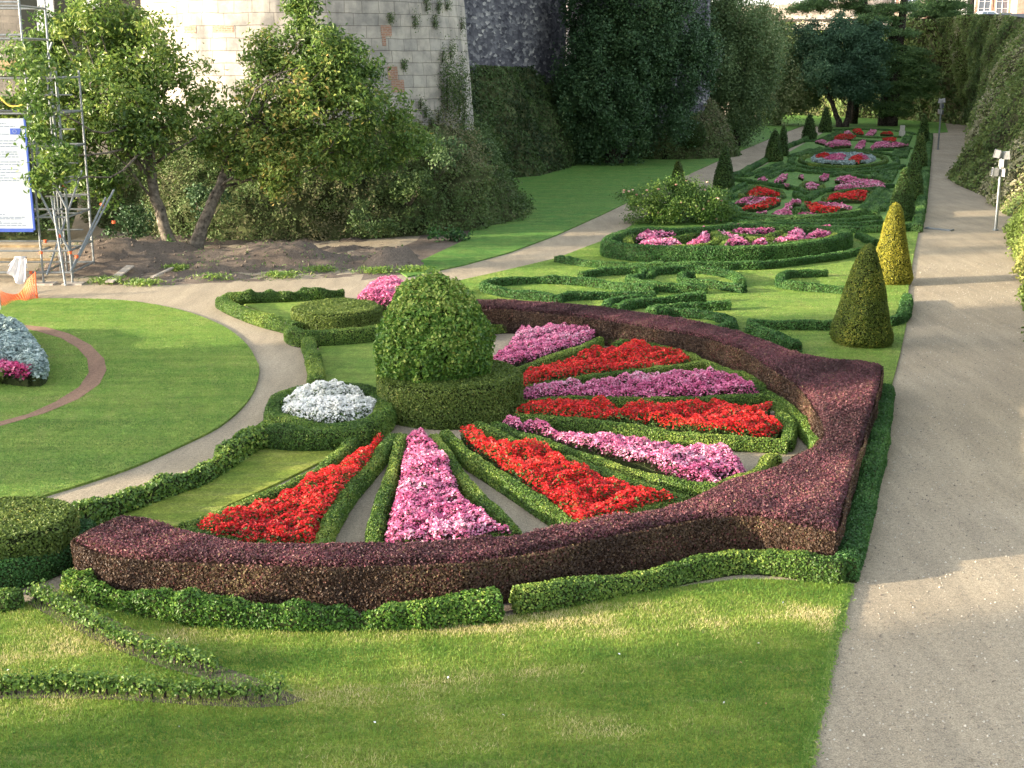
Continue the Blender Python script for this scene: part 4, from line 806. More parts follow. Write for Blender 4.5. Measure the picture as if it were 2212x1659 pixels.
for lab, L in [('slanting box band nearest the cones beside the right red box', [(1715, 860), (1760, 790), (1830, 680)]), ('slanting box band in the middle beside the right red box', [(1640, 895), (1690, 800), (1765, 668)]), ('slanting box band touching the right red box', [(1585, 890), (1640, 790), (1715, 660)]), ('slanting box band left of the front cone row, middle group, nearest the cones', [(1790, 575), (1850, 470)]), ('slanting box band of the middle group, next to the cones', [(1735, 570), (1790, 475)]), ('slanting box band of the middle group, farthest from the cones', [(1680, 560), (1730, 475)]),
    ('slanting box band of the far group, nearest the cones', [(1940, 335), (1975, 262)]), ('slanting box band of the far group, in the middle', [(1885, 335), (1920, 260)]), ('slanting box band of the far group, farthest from the cones', [(1825, 325), (1865, 258)]), ('slanting box band at the far right end, nearest the cones', [(1965, 195), (2005, 115)]), ('slanting box band at the far right end, beside the white stone', [(1920, 195), (1960, 115)]),
    ('slanting box band by the narrow path, outermost of the near group', [(130, 695), (330, 598)]), ('slanting box band by the narrow path, inner one of the near group', [(180, 745), (410, 622)]), ('slanting box band behind the narrow path, outermost of the middle group', [(330, 520), (520, 455), (700, 390)]), ('slanting box band behind the narrow path, second of the middle group', [(450, 530), (620, 460), (770, 410)]), ('slanting box band behind the narrow path, third of the middle group', [(560, 540), (700, 470), (820, 430)]),
    ('slanting box band of the far left group, outermost', [(780, 325), (900, 285), (1000, 252)]), ('slanting box band of the far left group, in the middle', [(860, 318), (980, 280), (1090, 240)]), ('slanting box band of the far left group, innermost', [(960, 300), (1080, 270), (1180, 245)]), ('slanting box band at the far left end, outermost', [(1080, 155), (1190, 110), (1260, 72)]), ('slanting box band at the far left end, innermost', [(1170, 155), (1240, 115), (1330, 68)]),
    ('box band across in front of the pink zigzag row of the far end', [(1000, 258), (1300, 262), (1600, 262), (1850, 255), (2010, 240)]), ('box band behind the oval', [(820, 312), (1000, 290), (1300, 275), (1560, 280), (1780, 300), (1930, 335)]), ('box band between the far red and far pink flowers', [(900, 172), (1040, 166), (1300, 155), (1500, 160), (1720, 185), (1960, 205)]), ('box band across the far red flowers', [(1400, 112), (1560, 128), (1720, 134), (1900, 128)]), ('farthest box band of the parterre', [(1230, 58), (1400, 50), (1650, 52), (1900, 70), (2050, 100)]),
    ('box band above the pink zigzag on the side of the wide path', [(1200, 520), (1300, 500), (1450, 510), (1600, 540), (1640, 500)]), ('box band above the pink zigzag on the side of the narrow path', [(780, 470), (850, 455), (960, 480), (1100, 490), (1300, 485)])]:
    hedge(lab, P1(L), .26, .17, leaf=.07, m='boxdark', group=FG, cen=.75, rough=.015, ds=.5, jit=.35)
FB = 'flower patches of the far parterre'
for lab, L, m in [('red flowers in the left box of the far parterre', [(340, 712), (430, 640), (540, 648), (600, 678), (682, 693), (672, 722), (400, 714)], 'red'), ('red flowers in the right box of the far parterre', [(1158, 742), (1220, 710), (1300, 708), (1360, 690), (1572, 672), (1542, 757), (1180, 757)], 'red'),
    ('thin pink band above the left red comma', [(200, 787), (330, 758), (680, 748), (672, 777), (400, 792)], 'pink'), ('left red comma of the far parterre', [(300, 837), (480, 798), (560, 770), (692, 772), (560, 827), (330, 852)], 'red'), ('pink comma beside the clipped box dot', [(590, 897), (720, 858), (740, 810), (800, 773), (902, 768), (880, 797), (820, 800), (772, 860), (812, 907), (680, 922)], 'pink'), ('right red comma beside the clipped box dot', [(930, 775), (980, 777), (1020, 818), (1200, 850), (1302, 858), (1200, 887), (1000, 877), (980, 840)], 'red'),
    ('pink streak above the right red comma', [(1040, 788), (1200, 798), (1400, 828), (1414, 862), (1300, 862), (1180, 827)], 'pink'), ('small pink streak under the right red comma', [(860, 893), (1042, 898), (1032, 914), (870, 912)], 'pink'), ('small faded pink streak under the left red comma', [(410, 878), (552, 878), (542, 892)], 'pink'), ('small pink patch at the left end of the zigzag', [(450, 552), (520, 533), (562, 567)], 'pink'), ('pink arrow patch left of the zigzag middle', [(620, 582), (680, 518), (762, 503), (742, 547), (660, 582)], 'pink'), ('tiny pink patch at the top of the zigzag', [(868, 513), (922, 513), (917, 537)], 'pink'), ('little pink square above the pink diamond', [(1078, 532), (1150, 503), (1182, 530), (1122, 557)], 'pink'),
    ('long pink zigzag on the side of the wide path', [(1238, 557), (1300, 533), (1380, 528), (1500, 568), (1600, 568), (1752, 600), (1742, 622), (1560, 632), (1400, 602)], 'pink'), ('pink diamond in the middle of the far parterre', [(938, 610), (990, 593), (1082, 618), (1052, 647), (980, 657)], 'pink'), ('pink streak below the long pink zigzag', [(1228, 632), (1310, 613), (1502, 630), (1440, 642), (1250, 647)], 'pink'), ('small pink patch above the left red box', [(700, 598), (772, 603), (772, 627)], 'pink'),
    ('left red half of the oval bed', [(1038, 320), (1110, 298), (1202, 308), (1160, 337), (1060, 337)], 'red'), ('left deep pink half of the oval bed', [(1128, 347), (1200, 313), (1352, 313), (1332, 362), (1180, 367)], 'magenta'), ('right red half of the oval bed', [(1368, 362), (1430, 318), (1500, 318), (1532, 360), (1480, 380)], 'red'), ('right deep pink half of the oval bed', [(1460, 308), (1522, 308), (1594, 352), (1540, 362)], 'magenta'),
    ('far pink streak next to the narrow path', [(1038, 168), (1152, 168), (1132, 192)], 'pink'), ('far pink patch left of the middle', [(1138, 200), (1230, 168), (1392, 178), (1402, 217), (1180, 222)], 'pink'), ('far pink slanting patch in the middle', [(1438, 242), (1480, 178), (1552, 168), (1542, 217), (1490, 247)], 'pink'), ('far pink patch right of the middle', [(1598, 237), (1650, 188), (1792, 178), (1802, 217), (1620, 247)], 'pink'), ('far pink streak reaching the cones', [(1800, 198), (1992, 208), (1800, 227)], 'pink'),
    ('far red patch on the side of the narrow path', [(1228, 147), (1270, 108), (1452, 118), (1422, 142)], 'red'), ('far red patch beside the white stone', [(1718, 150), (1862, 148), (1842, 177)], 'red'), ('farthest red patch on the left', [(1418, 60), (1500, 48), (1532, 92), (1450, 87)], 'red'), ('farthest red patch on the right', [(1698, 95), (1800, 78), (1832, 102)], 'red'), ('farthest pink patch on the left', [(1328, 87), (1380, 68), (1422, 102)], 'pink'), ('farthest pink patch in the middle', [(1548, 112), (1600, 58), (1662, 68), (1612, 117)], 'pink')]:
    bed(lab, P1(L), m, h=.34, size=.10, dens=230, group=FB, leafm='beggreen', edge=.3)
bed('silver grey foliage ring of the oval bed', P1(ell(1325, 348, 325, 52)), 'silver', h=.20, size=.15, dens=110, leafm='silver', name='silver_plant_bed', cat='plant bed')
q = at(*P1([(1914, 178)])[0], 95); st = mesh_obj('white_stone', [(*join([box(q[0] - .22, q[1] - .2, 0, q[0] + .22, q[1] + .2, .5), box(q[0] - .17, q[1] - .15, .5, q[0] + .17, q[1] + .15, .95)]), 0, None)], plain('pale_stone', (.5, .47, .42), .8)); tag(st, 'small white stone block at the far end of the parterre', 'stone')
# ================================================================== MOAT WALLS WITH IVY
def ivy_wall(label, foot, top, dens, L, lift, base, cop=None, rough=.35, seed=0, patch=None, lm='ivy'):
    V, F = ivy_face(foot, top, rough, seed, 18, 1.2)
    root = thing('moat_wall', label, 'wall', tuple(foot[0]))
    mesh_obj('rubble_face', [(V, F, 0, None, True)], M['ivyearth'], root)
    VV, FF, r = cover(V, F, dens, L, lift, base=base, seed=seed, amp=.24); mesh_obj('ivy', [(VV, FF, 0, r)], M[lm], root)
    return root, V, F
def up(p, z, back): return np.array((p[0] + back[0], p[1] + back[1], z))
far_foot = [G(1560, 232), G(1690, 240), G(1770, 250), G(1850, 262), G(1940, 268), G(2000, 274)]
far_foot = [np.array((x, y * K, 0)) for x, y in [(28, 134), (36, 131), (40.5, 126), (44, 121), (46, 116), (47, 110), (50, 105)]]
far_top = [at(1600, 47, 136), at(1680, 47, 133), at(1760, 47, 129), at(1850, 46, 124), at(1930, 44, 119.5), at(2010, 42, 113), at(2080, 40, 110)]
wall_far, Vw, Fw = ivy_wall('ivy covered end wall of the moat behind the cedars', far_foot, far_top, 30, .34, .35, .46, seed=2)
rt_foot = [np.array((x, y * K, 0)) for x, y in [(47, 110), (44.5, 101), (41.0, 95), (36.0, 84), (29.5, 69)]] + [G(2053, 386), G(2090, 410), G(2142, 431), G(2166, 462), G(2225, 474)]
rt_top = [at(2015, 41, 114), at(2055, 36, 108), at(2085, 33, 103), at(2115, 31, 95), at(2160, 33, 84), at(2205, 40, 74), at(2250, 42, 67), at(2310, 42, 61), at(2370, 42, 57), at(2430, 42, 54)]
wall_right, Vr, Fr = ivy_wall('long ivy grown moat wall beside the wide path', rt_foot, [np.array(p) for p in rt_top], 120, .15, .18, .56, seed=4, rough=.35)
nr_foot = [G(2166, 474) + (2.4, 3.5, 0), G(2181, 507) , G(2190, 548), G(2202, 600), G(2216, 660), G(2235, 760), G(2290, 900), G(2400, 1100)]
nr_top = [p + np.array((4.6, .6, 8.0)) for p in nr_foot]
wall_near, Vn, Fn = ivy_wall('sunlit ivy buttress of the moat wall behind the nearer lamp mast', nr_foot, nr_top, 260, .095, .16, .60, seed=6, rough=.2, lm='hornbeam')
# coping and the low wall of the street above the end wall
copm = plain('weathered_coping', (.36, .32, .27), .9, var=.3, scale=2)
def ribbon(name, A, B_off, z0, z1, m, parent):
    A = np.asarray(A); n = len(A); Bq = A + np.asarray(B_off)
    V = np.vstack([A + (0, 0, z0), A + (0, 0, z1), Bq + (0, 0, z1), Bq + (0, 0, z0)]); i = np.arange(n - 1)
    F = np.vstack([np.stack([i + q * n, i + 1 + q * n, i + 1 + ((q + 1) % 4) * n, i + ((q + 1) % 4) * n], 1) for q in range(4)])
    return mesh_obj(name, [(V, F, 0, None)], m, parent)
ft_ = spline(np.array(far_top[:-2]), 2.0)
ribbon('bare_stone_course', ft_ + (-.15, -.35, 0), (0, .6, 0), -.9, .0, copm, wall_far)
ribbon('coping', ft_ + (-.15, -.55, 0), (0, 1.0, 0), .02, .30, M['barkdark'], wall_far)
par = mesh_obj('street_wall', [(*sweep(ft_[:, :2] + (.2, 1.2), .5, 1.75, z0=ft_[0, 2] + .2, rough=.01), 0, None)], plain('street_wall_stone', (.22, .19, .16), .95, var=.35, scale=1.2)); tag(par, 'low rubble wall of the street above the end of the moat', 'wall')
# street level behind the walls
edge = [p + np.array((0, 1.0, .15)) for p in far_top[:-1]] + [p + np.array((.6, .6, .05)) for p in rt_top]
sp3 = np.array([(26, 138 * K, 10.9)] + [tuple(p) for p in edge] + [(300, 20, 10), (300, 500, 10.5), (20, 500, 10.5)])
tt = tessellate_polygon([[Vector((x, y, 0)) for x, y, z in sp3]])
struct('street', [(sp3, np.array([tuple(t) for t in tt]), 0, None)], plain('asphalt', (.09, .09, .09), .9))
# ================================================================== TREES
def limb(a, b, r0, r1, bend=.12, n=7, k=6):
    a, b = np.asarray(a, float), np.asarray(b, float); t = np.linspace(0, 1, n)[:, None]; L = np.linalg.norm(b - a)
    off = rng.normal(size=3) * bend * L * .5
    return tube(a + (b - a) * t + np.sin(t * math.pi) * off + rng.normal(size=(n, 3)) * L * .012, np.linspace(r0, r1, n), k)
def tree(name, label, base, trunks, crown, n, L, m, bark='bark', clump=.5, cat='tree', cen=.45, nlimb=30, group=None, spread=(1, 1, .75), W=None, hollow=.5, jit=1.0, up=.25, ncl=None, limb_r=.045, patch=.15):
    """trunks: polylines with radii; crown: ellipsoids"""
    root = thing(name, label, cat, tuple(base), group)
    V, F, r, cl = blobs_crown(crown, n, L, None, clump=clump, cen=cen, spread=spread, W=W, hollow=hollow, jit=jit, up=up, ncl=ncl, patch=patch)
    mesh_obj('crown', [(V, F, 0, r)], m, root)
    ends = []
    for i, (pts, r0, r1) in enumerate(trunks):
        pts = spline(np.array(pts, float), .35); t = np.linspace(0, 1, len(pts))[:, None]
        rad = np.linspace(r0, r1, len(pts)); rad[:3] *= np.array([1.45, 1.2, 1.08])[:len(rad[:3])]
        pts = pts + rng.normal(size=pts.shape) * r1 * .18
        parts = [tube(pts, rad, 10)]
        if i == 0 or len(trunks) > 1:
            sel = rng.choice(len(cl), min(nlimb // len(trunks), len(cl)), replace=False)
            d0 = np.array([np.min(np.linalg.norm(cl[s] - pts, axis=1)) for s in sel])
            for s in sel:
                j = int(len(pts) * rng.uniform(.45, .98)); parts.append(limb(pts[j], cl[s], max(r1 * .34, limb_r), .012, .18))
        mesh_obj('trunk', [(*join(parts), 0, None, True)], M[bark], root)
    return root
def blob(u, v, pr, Y, dep=1.0, sq=1.0):
    c = at(u, v, Y); r = pr * Y / 2400.0; return (c, (r, r * dep, r * sq))
M['ash'] = leafmat('broad_leaf', [(0, (.022, .050, .012)), (.4, (.055, .105, .020)), (.75, (.11, .165, .030)), (1, (.22, .25, .06))], .4, .4, .5, gain=1.6)
M['robinia'] = leafmat('yellowing_leaf', [(0, (.026, .055, .014)), (.4, (.062, .115, .024)), (.75, (.12, .17, .034)), (.93, (.21, .23, .06)), (1, (.32, .24, .07))], .4, .45, .4, gain=1.6)
tb1 = at(375, 560, 36); tb2 = at(420, 548, 36.4)
crown1 = [blob(85, 190, 62, 36.5, 1.3), blob(190, 105, 85, 37), blob(300, 115, 88, 37), blob(240, 230, 115, 36, 1.0), blob(125, 265, 75, 36), blob(375, 200, 92, 37), blob(320, 295, 78, 36), blob(212, 385, 48, 35.5), blob(165, 335, 60, 36), blob(445, 285, 62, 36.5), blob(120, 60, 45, 37), blob(232, 432, 24, 35.5), blob(85, 115, 48, 37), blob(60, 250, 40, 36), blob(240, 40, 55, 37)]
def sprays(crown, m_, lo, hi, Y, low=None):
    out = list(crown); r_ = np.random.default_rng(m_)
    for q in range(34):
        c_, rr = crown[r_.integers(0, len(crown))]; u_ = r_.normal(size=3); u_[1] *= .5; u_ /= np.linalg.norm(u_)
        s_ = r_.uniform(lo, hi); out.append((c_ + u_ * np.array(rr) * r_.uniform(.95, 1.3), (s_, s_, s_ * r_.uniform(.5, 1.1))))
    return out
crown1 += [blob(95, 300, 32, 31), blob(70, 235, 42, 31), blob(112, 385, 26, 31.2), blob(50, 130, 40, 31), blob(115, 165, 48, 31), blob(90, 345, 20, 31)]
crown1 = sprays(crown1, 3, .22, .5, 36)
tree('broadleaf_tree', 'leafy tree by the scaffold whose crown hides the castle wall', tb1, [([tb1, at(362, 510, 36), at(345, 460, 36), at(333, 410, 36), at(325, 350, 36.2), at(300, 250, 36.5)], .22, .12)], crown1, 34000, .19, M['ash'], clump=.46, cen=.52, nlimb=40, W=.085, spread=(1, 1, .8), ncl=520, hollow=.3, up=.5)
crown2 = [blob(690, 115, 78, 37.5), blob(612, 215, 92, 37), blob(745, 165, 86, 37.5), blob(700, 250, 108, 37), blob(820, 240, 62, 37.5), blob(550, 305, 75, 36.5), blob(630, 340, 62, 36.5), blob(850, 300, 45, 37.5), blob(660, 55, 34, 37.5, 1, 1.6), blob(580, 120, 30, 37.5, 1, 1.8), blob(780, 320, 48, 37.5), blob(640, 15, 22, 37.5, 1, 2), blob(500, 350, 40, 36.5)]
crown2 = sprays(crown2 + [blob(600, 395, 26, 36.5), blob(560, 375, 30, 36.5), blob(700, 365, 32, 37), blob(760, 375, 26, 37), blob(860, 340, 26, 37.5), blob(900, 290, 20, 38)], 5, .22, .5, 37)
tree('yellowing_tree', 'yellowing tree leaning right from the shared foot, in front of the pale tower', tb2, [([tb2, at(428, 520, 36.4), at(445, 470, 36.5), at(472, 410, 36.7), at(498, 345, 36.8), at(560, 250, 37)], .23, .12)], crown2, 32000, .18, M['robinia'], clump=.44, cen=.50, nlimb=44, W=.08, spread=(1, 1, .8), ncl=520, hollow=.3, up=.5)
# twigs with a few dry orange leaves at the front of the yellowing tree stay part of the picture as a spray
M['evergreen'] = leafmat('evergreen_leaf', [(0, (.012, .030, .013)), (.5, (.028, .062, .024)), (.9, (.048, .092, .034)), (1, (.08, .12, .045))], .15, .5, .3, gain=1.55)
yb = G(1335, 362); YY = 70 * K; ys = [blob(1330, 300, 95, 69, .9, .9), blob(1290, 230, 95, 69), blob(1400, 220, 105, 69.5), blob(1350, 150, 120, 69.5, 1), blob(1285, 110, 78, 69.5), blob(1440, 110, 100, 70), blob(1370, 40, 105, 70), blob(1350, -50, 100, 70), blob(1248, 190, 46, 69), blob(1225, 150, 28, 69), blob(1480, 160, 75, 70), blob(1455, 235, 45, 70), blob(1370, -160, 80, 70), blob(1265, 315, 42, 68.5), blob(1480, 60, 70, 70), blob(1460, -30, 60, 70), blob(1510, 120, 45, 70.5), blob(1262, 40, 50, 70), blob(1255, -20, 50, 70)]
tree('great_yew', 'huge dark evergreen yew standing before the schist tower', (yb[0], YY, 0), [([(yb[0], YY, 0), (yb[0] + .2, YY, 3), (yb[0] + .3, YY, 8)], .5, .2)], ys, 110000, .17, M['evergreen'], 'barkdark', clump=.70, cen=.52, spread=(.75, .75, 1.3), ncl=620, hollow=.6, nlimb=14, patch=.12)
M['softgreen'] = leafmat('willow_like_leaf', [(0, (.034, .062, .026)), (.5, (.070, .110, .044)), (.85, (.085, .125, .045)), (1, (.17, .19, .09))], .3, .55, .3, gain=1.9)
def weep(name, label, base, Y, crown, n, L, m, cen=.5, **kw): return tree(name, label, base, [([base, base + (0, .2, 2.5), base + (.3, .3, 6)], .28, .12)], crown, n, L, M[m], 'barkdark', clump=.95, cen=cen, spread=(.8, .8, 1.1), ncl=340, hollow=.5, nlimb=18, **kw)
b1 = at(1590, 318, 84) * (1, 1, 0)
weep('weeping_tree', 'round drooping tree between the yew and the narrow path', b1, 84, [blob(1560, 150, 70, 84), blob(1620, 120, 80, 85), blob(1590, 60, 75, 85), blob(1545, 60, 50, 85), blob(1560, 240, 50, 84), blob(1600, 215, 65, 84), blob(1520, 110, 40, 84), blob(1640, 190, 45, 84.5), blob(1560, 10, 45, 85), blob(1610, 275, 34, 84)], 70000, .17, 'softgreen', cen=.50)
b2 = at(1680, 252, 112) * (1, 1, 0)
weep('arching_tree', 'pale arching tree at the bend of the moat, left of the dark one', b2, 112, [blob(1690, 130, 75, 112), blob(1720, 170, 60, 111), blob(1660, 180, 65, 112), blob(1690, 215, 55, 111), blob(1640, 120, 55, 113), blob(1735, 130, 38, 112), blob(1740, 205, 35, 111), blob(1650, 60, 45, 113), blob(1665, 235, 40, 111)], 60000, .20, 'softgreen', cen=.60)
M['bluegreen'] = leafmat('dark_glossy_leaf', [(0, (.012, .030, .016)), (.5, (.028, .060, .030)), (.9, (.050, .095, .045)), (1, (.09, .14, .07))], .2, .6, .3, gain=2.1)
mb = at(1832, 277, 108) * (1, 1, 0)
tree('multistem_tree', 'dark blue green tree on slender leaning stems at the end of the parterre', mb, [([at(1815, 277, 108), at(1808, 250, 108), at(1795, 220, 108), at(1780, 190, 108)], .30, .14), ([at(1824, 277, 108), at(1832, 250, 108), at(1836, 215, 108), at(1850, 180, 108)], .30, .14)],
     [blob(1800, 165, 48, 108), blob(1850, 150, 60, 108), blob(1775, 110, 50, 109), blob(1830, 95, 62, 109), blob(1880, 130, 48, 108), blob(1770, 155, 30, 108), blob(1880, 185, 32, 108), blob(1840, 190, 40, 107.5), blob(1750, 85, 35, 109), blob(1810, 65, 40, 110), blob(1870, 90, 45, 109)], 62000, .20, M['bluegreen'], 'barkdark', clump=.95, cen=.42, nlimb=20, ncl=230)
M['cedar'] = leafmat('cedar_needle', [(0, (.018, .040, .016)), (.5, (.042, .078, .026)), (.88, (.075, .120, .036)), (1, (.12, .17, .06))], .2, .55, .3, gain=2.4)
def conifer(name, label, base, trunks, tiers, n, L, Y):
    """tiers: (u, v, half width px, thickness px): flat drooping sprays"""
    root = thing(name, label, 'tree', tuple(base)); Vs_, Fs_, rs_, tb_ = [], [], [], []
    tot = sum(t[2] for t in tiers); off = 0
    for (u, v, hw, th_) in tiers:
        c = at(u, v, Y); W_ = hw * Y / 2400; H_ = th_ * Y / 2400; Yr = Y * K; k = int(n * hw / tot)
        ncl = max(6, int(k / 60)); a = rng.uniform(0, 6.28, ncl); rr = np.sqrt(rng.random(ncl)) * W_
        cl = np.c_[c[0] + rr * np.cos(a), c[1] + rr * np.sin(a) * .8, c[2] + rng.normal(size=ncl) * H_ * .35 - (rr / W_) ** 2 * H_ * .8]
        i = rng.integers(0, ncl, k); P = cl[i] + rng.normal(size=(k, 3)) * np.array((.6, .6, .22)) * max(.55, W_ * .2)
        V, F = leaves(P, np.tile((0, -.25, 1.), (k, 1)), L, L * .45, .55); Vs_.append(V); Fs_.append(F + off); off += len(V)
        rs_.append(np.clip(.5 + .1 * rng.normal(size=ncl)[i] + .16 * rng.normal(size=k), 0, 1))
        for q in cl[: max(3, ncl // 5)]: tb_.append(limb((c[0], Yr, c[2] - .1), q, .09, .02, .08))
    mesh_obj('crown', [(np.vstack(Vs_), np.vstack(Fs_), 0, np.concatenate(rs_))], M['cedar'], root)
    for k, (pts, r0, r1) in enumerate(trunks):
        mesh_obj('trunk', [(*join([tube(spline(np.array(pts), .8), np.linspace(r0, r1, len(spline(np.array(pts), .8))), 10)] + (tb_ if k == 0 else [])), 0, None, True)], M['barkdark'], root)
    return root
cb_ = at(1926, 276, 110) * (1, 1, 0)
conifer('cedar', 'layered green cedar with two thick trunks beside the wide path', cb_, [([cb_, (cb_[0] + .1, 110 * K, 6), (cb_[0] + .4, 110 * K, 13), (cb_[0] + .5, 110 * K, 19)], .58, .25), ([cb_ + (-.75, .6, 0), cb_ + (-.6, .6, 6), cb_ + (-.3, .5, 10)], .55, .3)],
        [(1930, 222, 42, 14), (1965, 200, 48, 14), (1905, 190, 40, 14), (1960, 172, 60, 14), (1925, 150, 58, 14), (1975, 145, 52, 14), (1940, 122, 62, 14), (1900, 95, 45, 14), (1925, 62, 55, 14), (1900, 35, 50, 12), (1935, 12, 50, 12), (1960, 105, 45, 12), (1990, 185, 35, 12), (1915, -20, 45, 12), (1930, 240, 28, 10)], 60000, .22, 110)
pb = at(1842, 268, 114) * (1, 1, 0)
conifer('tall_pine', 'tall bare trunked conifer rising behind the dark multi stemmed tree', pb, [([pb, (pb[0] + .2, 114 * K, 6), (pb[0] + .35, 114 * K, 12), (pb[0] + .5, 114 * K, 20)], .50, .28)],
        [(1740, 12, 38, 14), (1765, 4, 40, 14), (1850, 8, 46, 12), (1800, -10, 50, 12), (1890, 18, 40, 12), (1830, -30, 60, 14)], 20000, .22, 114)
hb = at(2050, 60, 120); hb = np.array((hb[0] + 3, 122 * K, 10.9))
conifer('street_cedar', 'dark cedar on the street above the corner of the moat walls', hb, [([hb, hb + (0, 0, 4), hb + (0, 0, 9)], .4, .2)], [(2030, 22, 55, 12), (2060, 34, 50, 10), (2000, 28, 40, 10), (2020, 5, 60, 12), (2060, 10, 45, 12), (2040, -15, 55, 12)], 26000, .22, 119)
# saplings and small plants
def sapling(label, u, v, Y, h, m='softgreen', n=500, L=.12, r_=.35, group=None):
    p = at(u, v, Y); p = np.array((p[0], p[1], max(p[2], 0))); root = thing('sapling', label, 'plant', tuple(p), group)
    V, F, r, cl = blobs_crown([(p + (0, 0, h * .62), (r_, r_, h * .4))], n, L, None, clump=.16, cen=.55); mesh_obj('foliage', [(V, F, 0, r)], M[m], root)
    mesh_obj('stem', [(*join([tube([p, p + (.03, 0, h * .4), p + (0, 0, h * .9)], [.03, .02, .01], 6)] + [limb(p + (0, 0, h * .3), q, .012, .005) for q in cl[:5]]), 0, None)], M['bark'], root); return root
sapling('bright green shoot at the foot of the leaning trunks', 372, 560, 35.6, .75, 'laurel', 200, .10, .16)
for lab, u, v in [('grass tuft at the edge of the earth bank beside the scaffold', 233, 612), ('grass tuft left of the short board', 312, 617), ('grass tuft on the heap above the short board', 380, 585), ('grass clump where the earth bank meets the path', 455, 606), ('grass clump below the two right heaps', 812, 590), ('wide grass clump on the low earth bank', 690, 588), ('weedy clump on the earth bank right of the trunks', 610, 600), ('grass clump beside the rightmost heap', 895, 588)]:
    p = G(u, v); root = thing('grass_tuft', lab, 'grass tuft', tuple(p), 'grass tufts on the earth bank'); n = 260
    q = np.c_[rng.normal(size=(n, 2)) * (.26, .16), rng.random(n) * .16 + .03]; V, F = leaves(q + p, np.tile((0, -1, .2), (n, 1)), .16, .03, .8); mesh_obj('foliage', [(V, F, 0, np.clip(.6 + .2 * rng.normal(size=n), 0, 1))], M['box'], root)
    q = np.c_[rng.normal(size=(60, 2)) * (.4, .2), rng.random(60) * .1]; V, F = leaves(q + p, np.tile((0, -1, .4), (60, 1)), .14, .03, .8); mesh_obj('dry_leaves', [(V, F, 0, rng.random(60))], M['hornbeam'], root)
# bushes and weeds breaking up the bank of the tower
UB = 'bushes on the tower bank'
for lab, u, v, Y, s, mm in [('green bush at the top of the bank under the tower edge', 985, 300, 45.0, .8, 'softgreen'), ('broad bush on the bank below the wall shrubs', 940, 340, 41.5, 1.0, 'softgreen'), ('leafy bush low on the bank by the lawn', 960, 515, 39.2, .55, 'boxdark'), ('bush on the bank in the shade of the yellowing tree', 800, 470, 38.6, .75, 'under'), ('bush between the two tree trunks', 430, 430, 38.6, .8, 'evergreen'), ('dark bush left of the leaning trunks', 270, 480, 37.8, .9, 'evergreen'), ('bush at the right shoulder of the bank', 1035, 330, 46.0, .7, 'softgreen'), ('bush in the middle of the bank with dry stalks', 880, 400, 40.0, .8, 'under')]:
    c = at(u, v, Y); root = thing('bank_bush', lab, 'bush', tuple(c), UB); V, F, r, cl = blobs_crown([(c, (s, s, s * .8)), (c + (s * .7, 0, -.1), (s * .7, s * .7, s * .6))], int(1300 * s), .12, None, clump=.3, cen=.5)
    mesh_obj('foliage', [(V, F, 0, r)], M[mm], root); mesh_obj('stem', [(*join([limb(c + (0, .5, -s), q, .02, .006) for q in cl[:8]]), 0, None)], M['bark'], root)
# ================================================================== SCAFFOLD, SIGN, LAMPS, BUILDINGS
M['galv'] = plain('galvanised_steel', (.24, .26, .27), .45, .6, .15, 12, .5)
M['orange'] = plain('orange_paint', (.80, .14, .04), .5)
M['deck'] = plain('scaffold_board', (.42, .31, .17), .8, var=.3, scale=5)
M['greywood'] = plain('weathered_board', (.42, .37, .31), .9, var=.3, scale=6)
M['signwhite'] = plain('sign_white', (.40, .45, .52), .5, var=.02)
M['signblue'] = plain('sign_blue_edge', (.05, .10, .42), .5, var=.05)
M['ink'] = plain('sign_lettering', (.17, .21, .30), .6, var=.02)
sb = at(126, 620, 31.4); Y0 = 31.5 * K
scf = thing('scaffold', 'steel scaffold tower with orange clips holding up a white notice board', 'scaffold', (sb[0], (Y0 -0.100), 0))
xs = [-22.0, -19.6, at(92, 620, 31.4)[0], at(160, 614, 31.6)[0]]; ys_ = [(Y0 +0.000), (Y0 +2.100)]; lv = [.35, 1.0, 2.0, 3.0, 4.0, 5.0, 6.0, 7.1, 8.0]
R_ = .034
def bar(a, b, r=R_, k=8): return tube([a, (np.array(a) + b) / 2, b], r, k)
for i, x in enumerate(xs):
    for y in ys_: mesh_obj('standard', [(*bar((x, y, 0.03), (x, y, 8.3 if i < 3 else 6.2)), 0, None)], M['galv'], scf)
for z in lv:
    for y in ys_:
        for i in range(3):
            if z > 6.2 and i == 2: continue
            mesh_obj('ledger', [(*bar((xs[i], y, z), (xs[i + 1], y, z)), 0, None)], M['galv'], scf)
    for x in xs[(0 if z < 6.3 else 0):(4 if z < 6.3 else 3)]: mesh_obj('transom', [(*bar((x, ys_[0], z), (x, ys_[1], z)), 0, None)], M['galv'], scf)
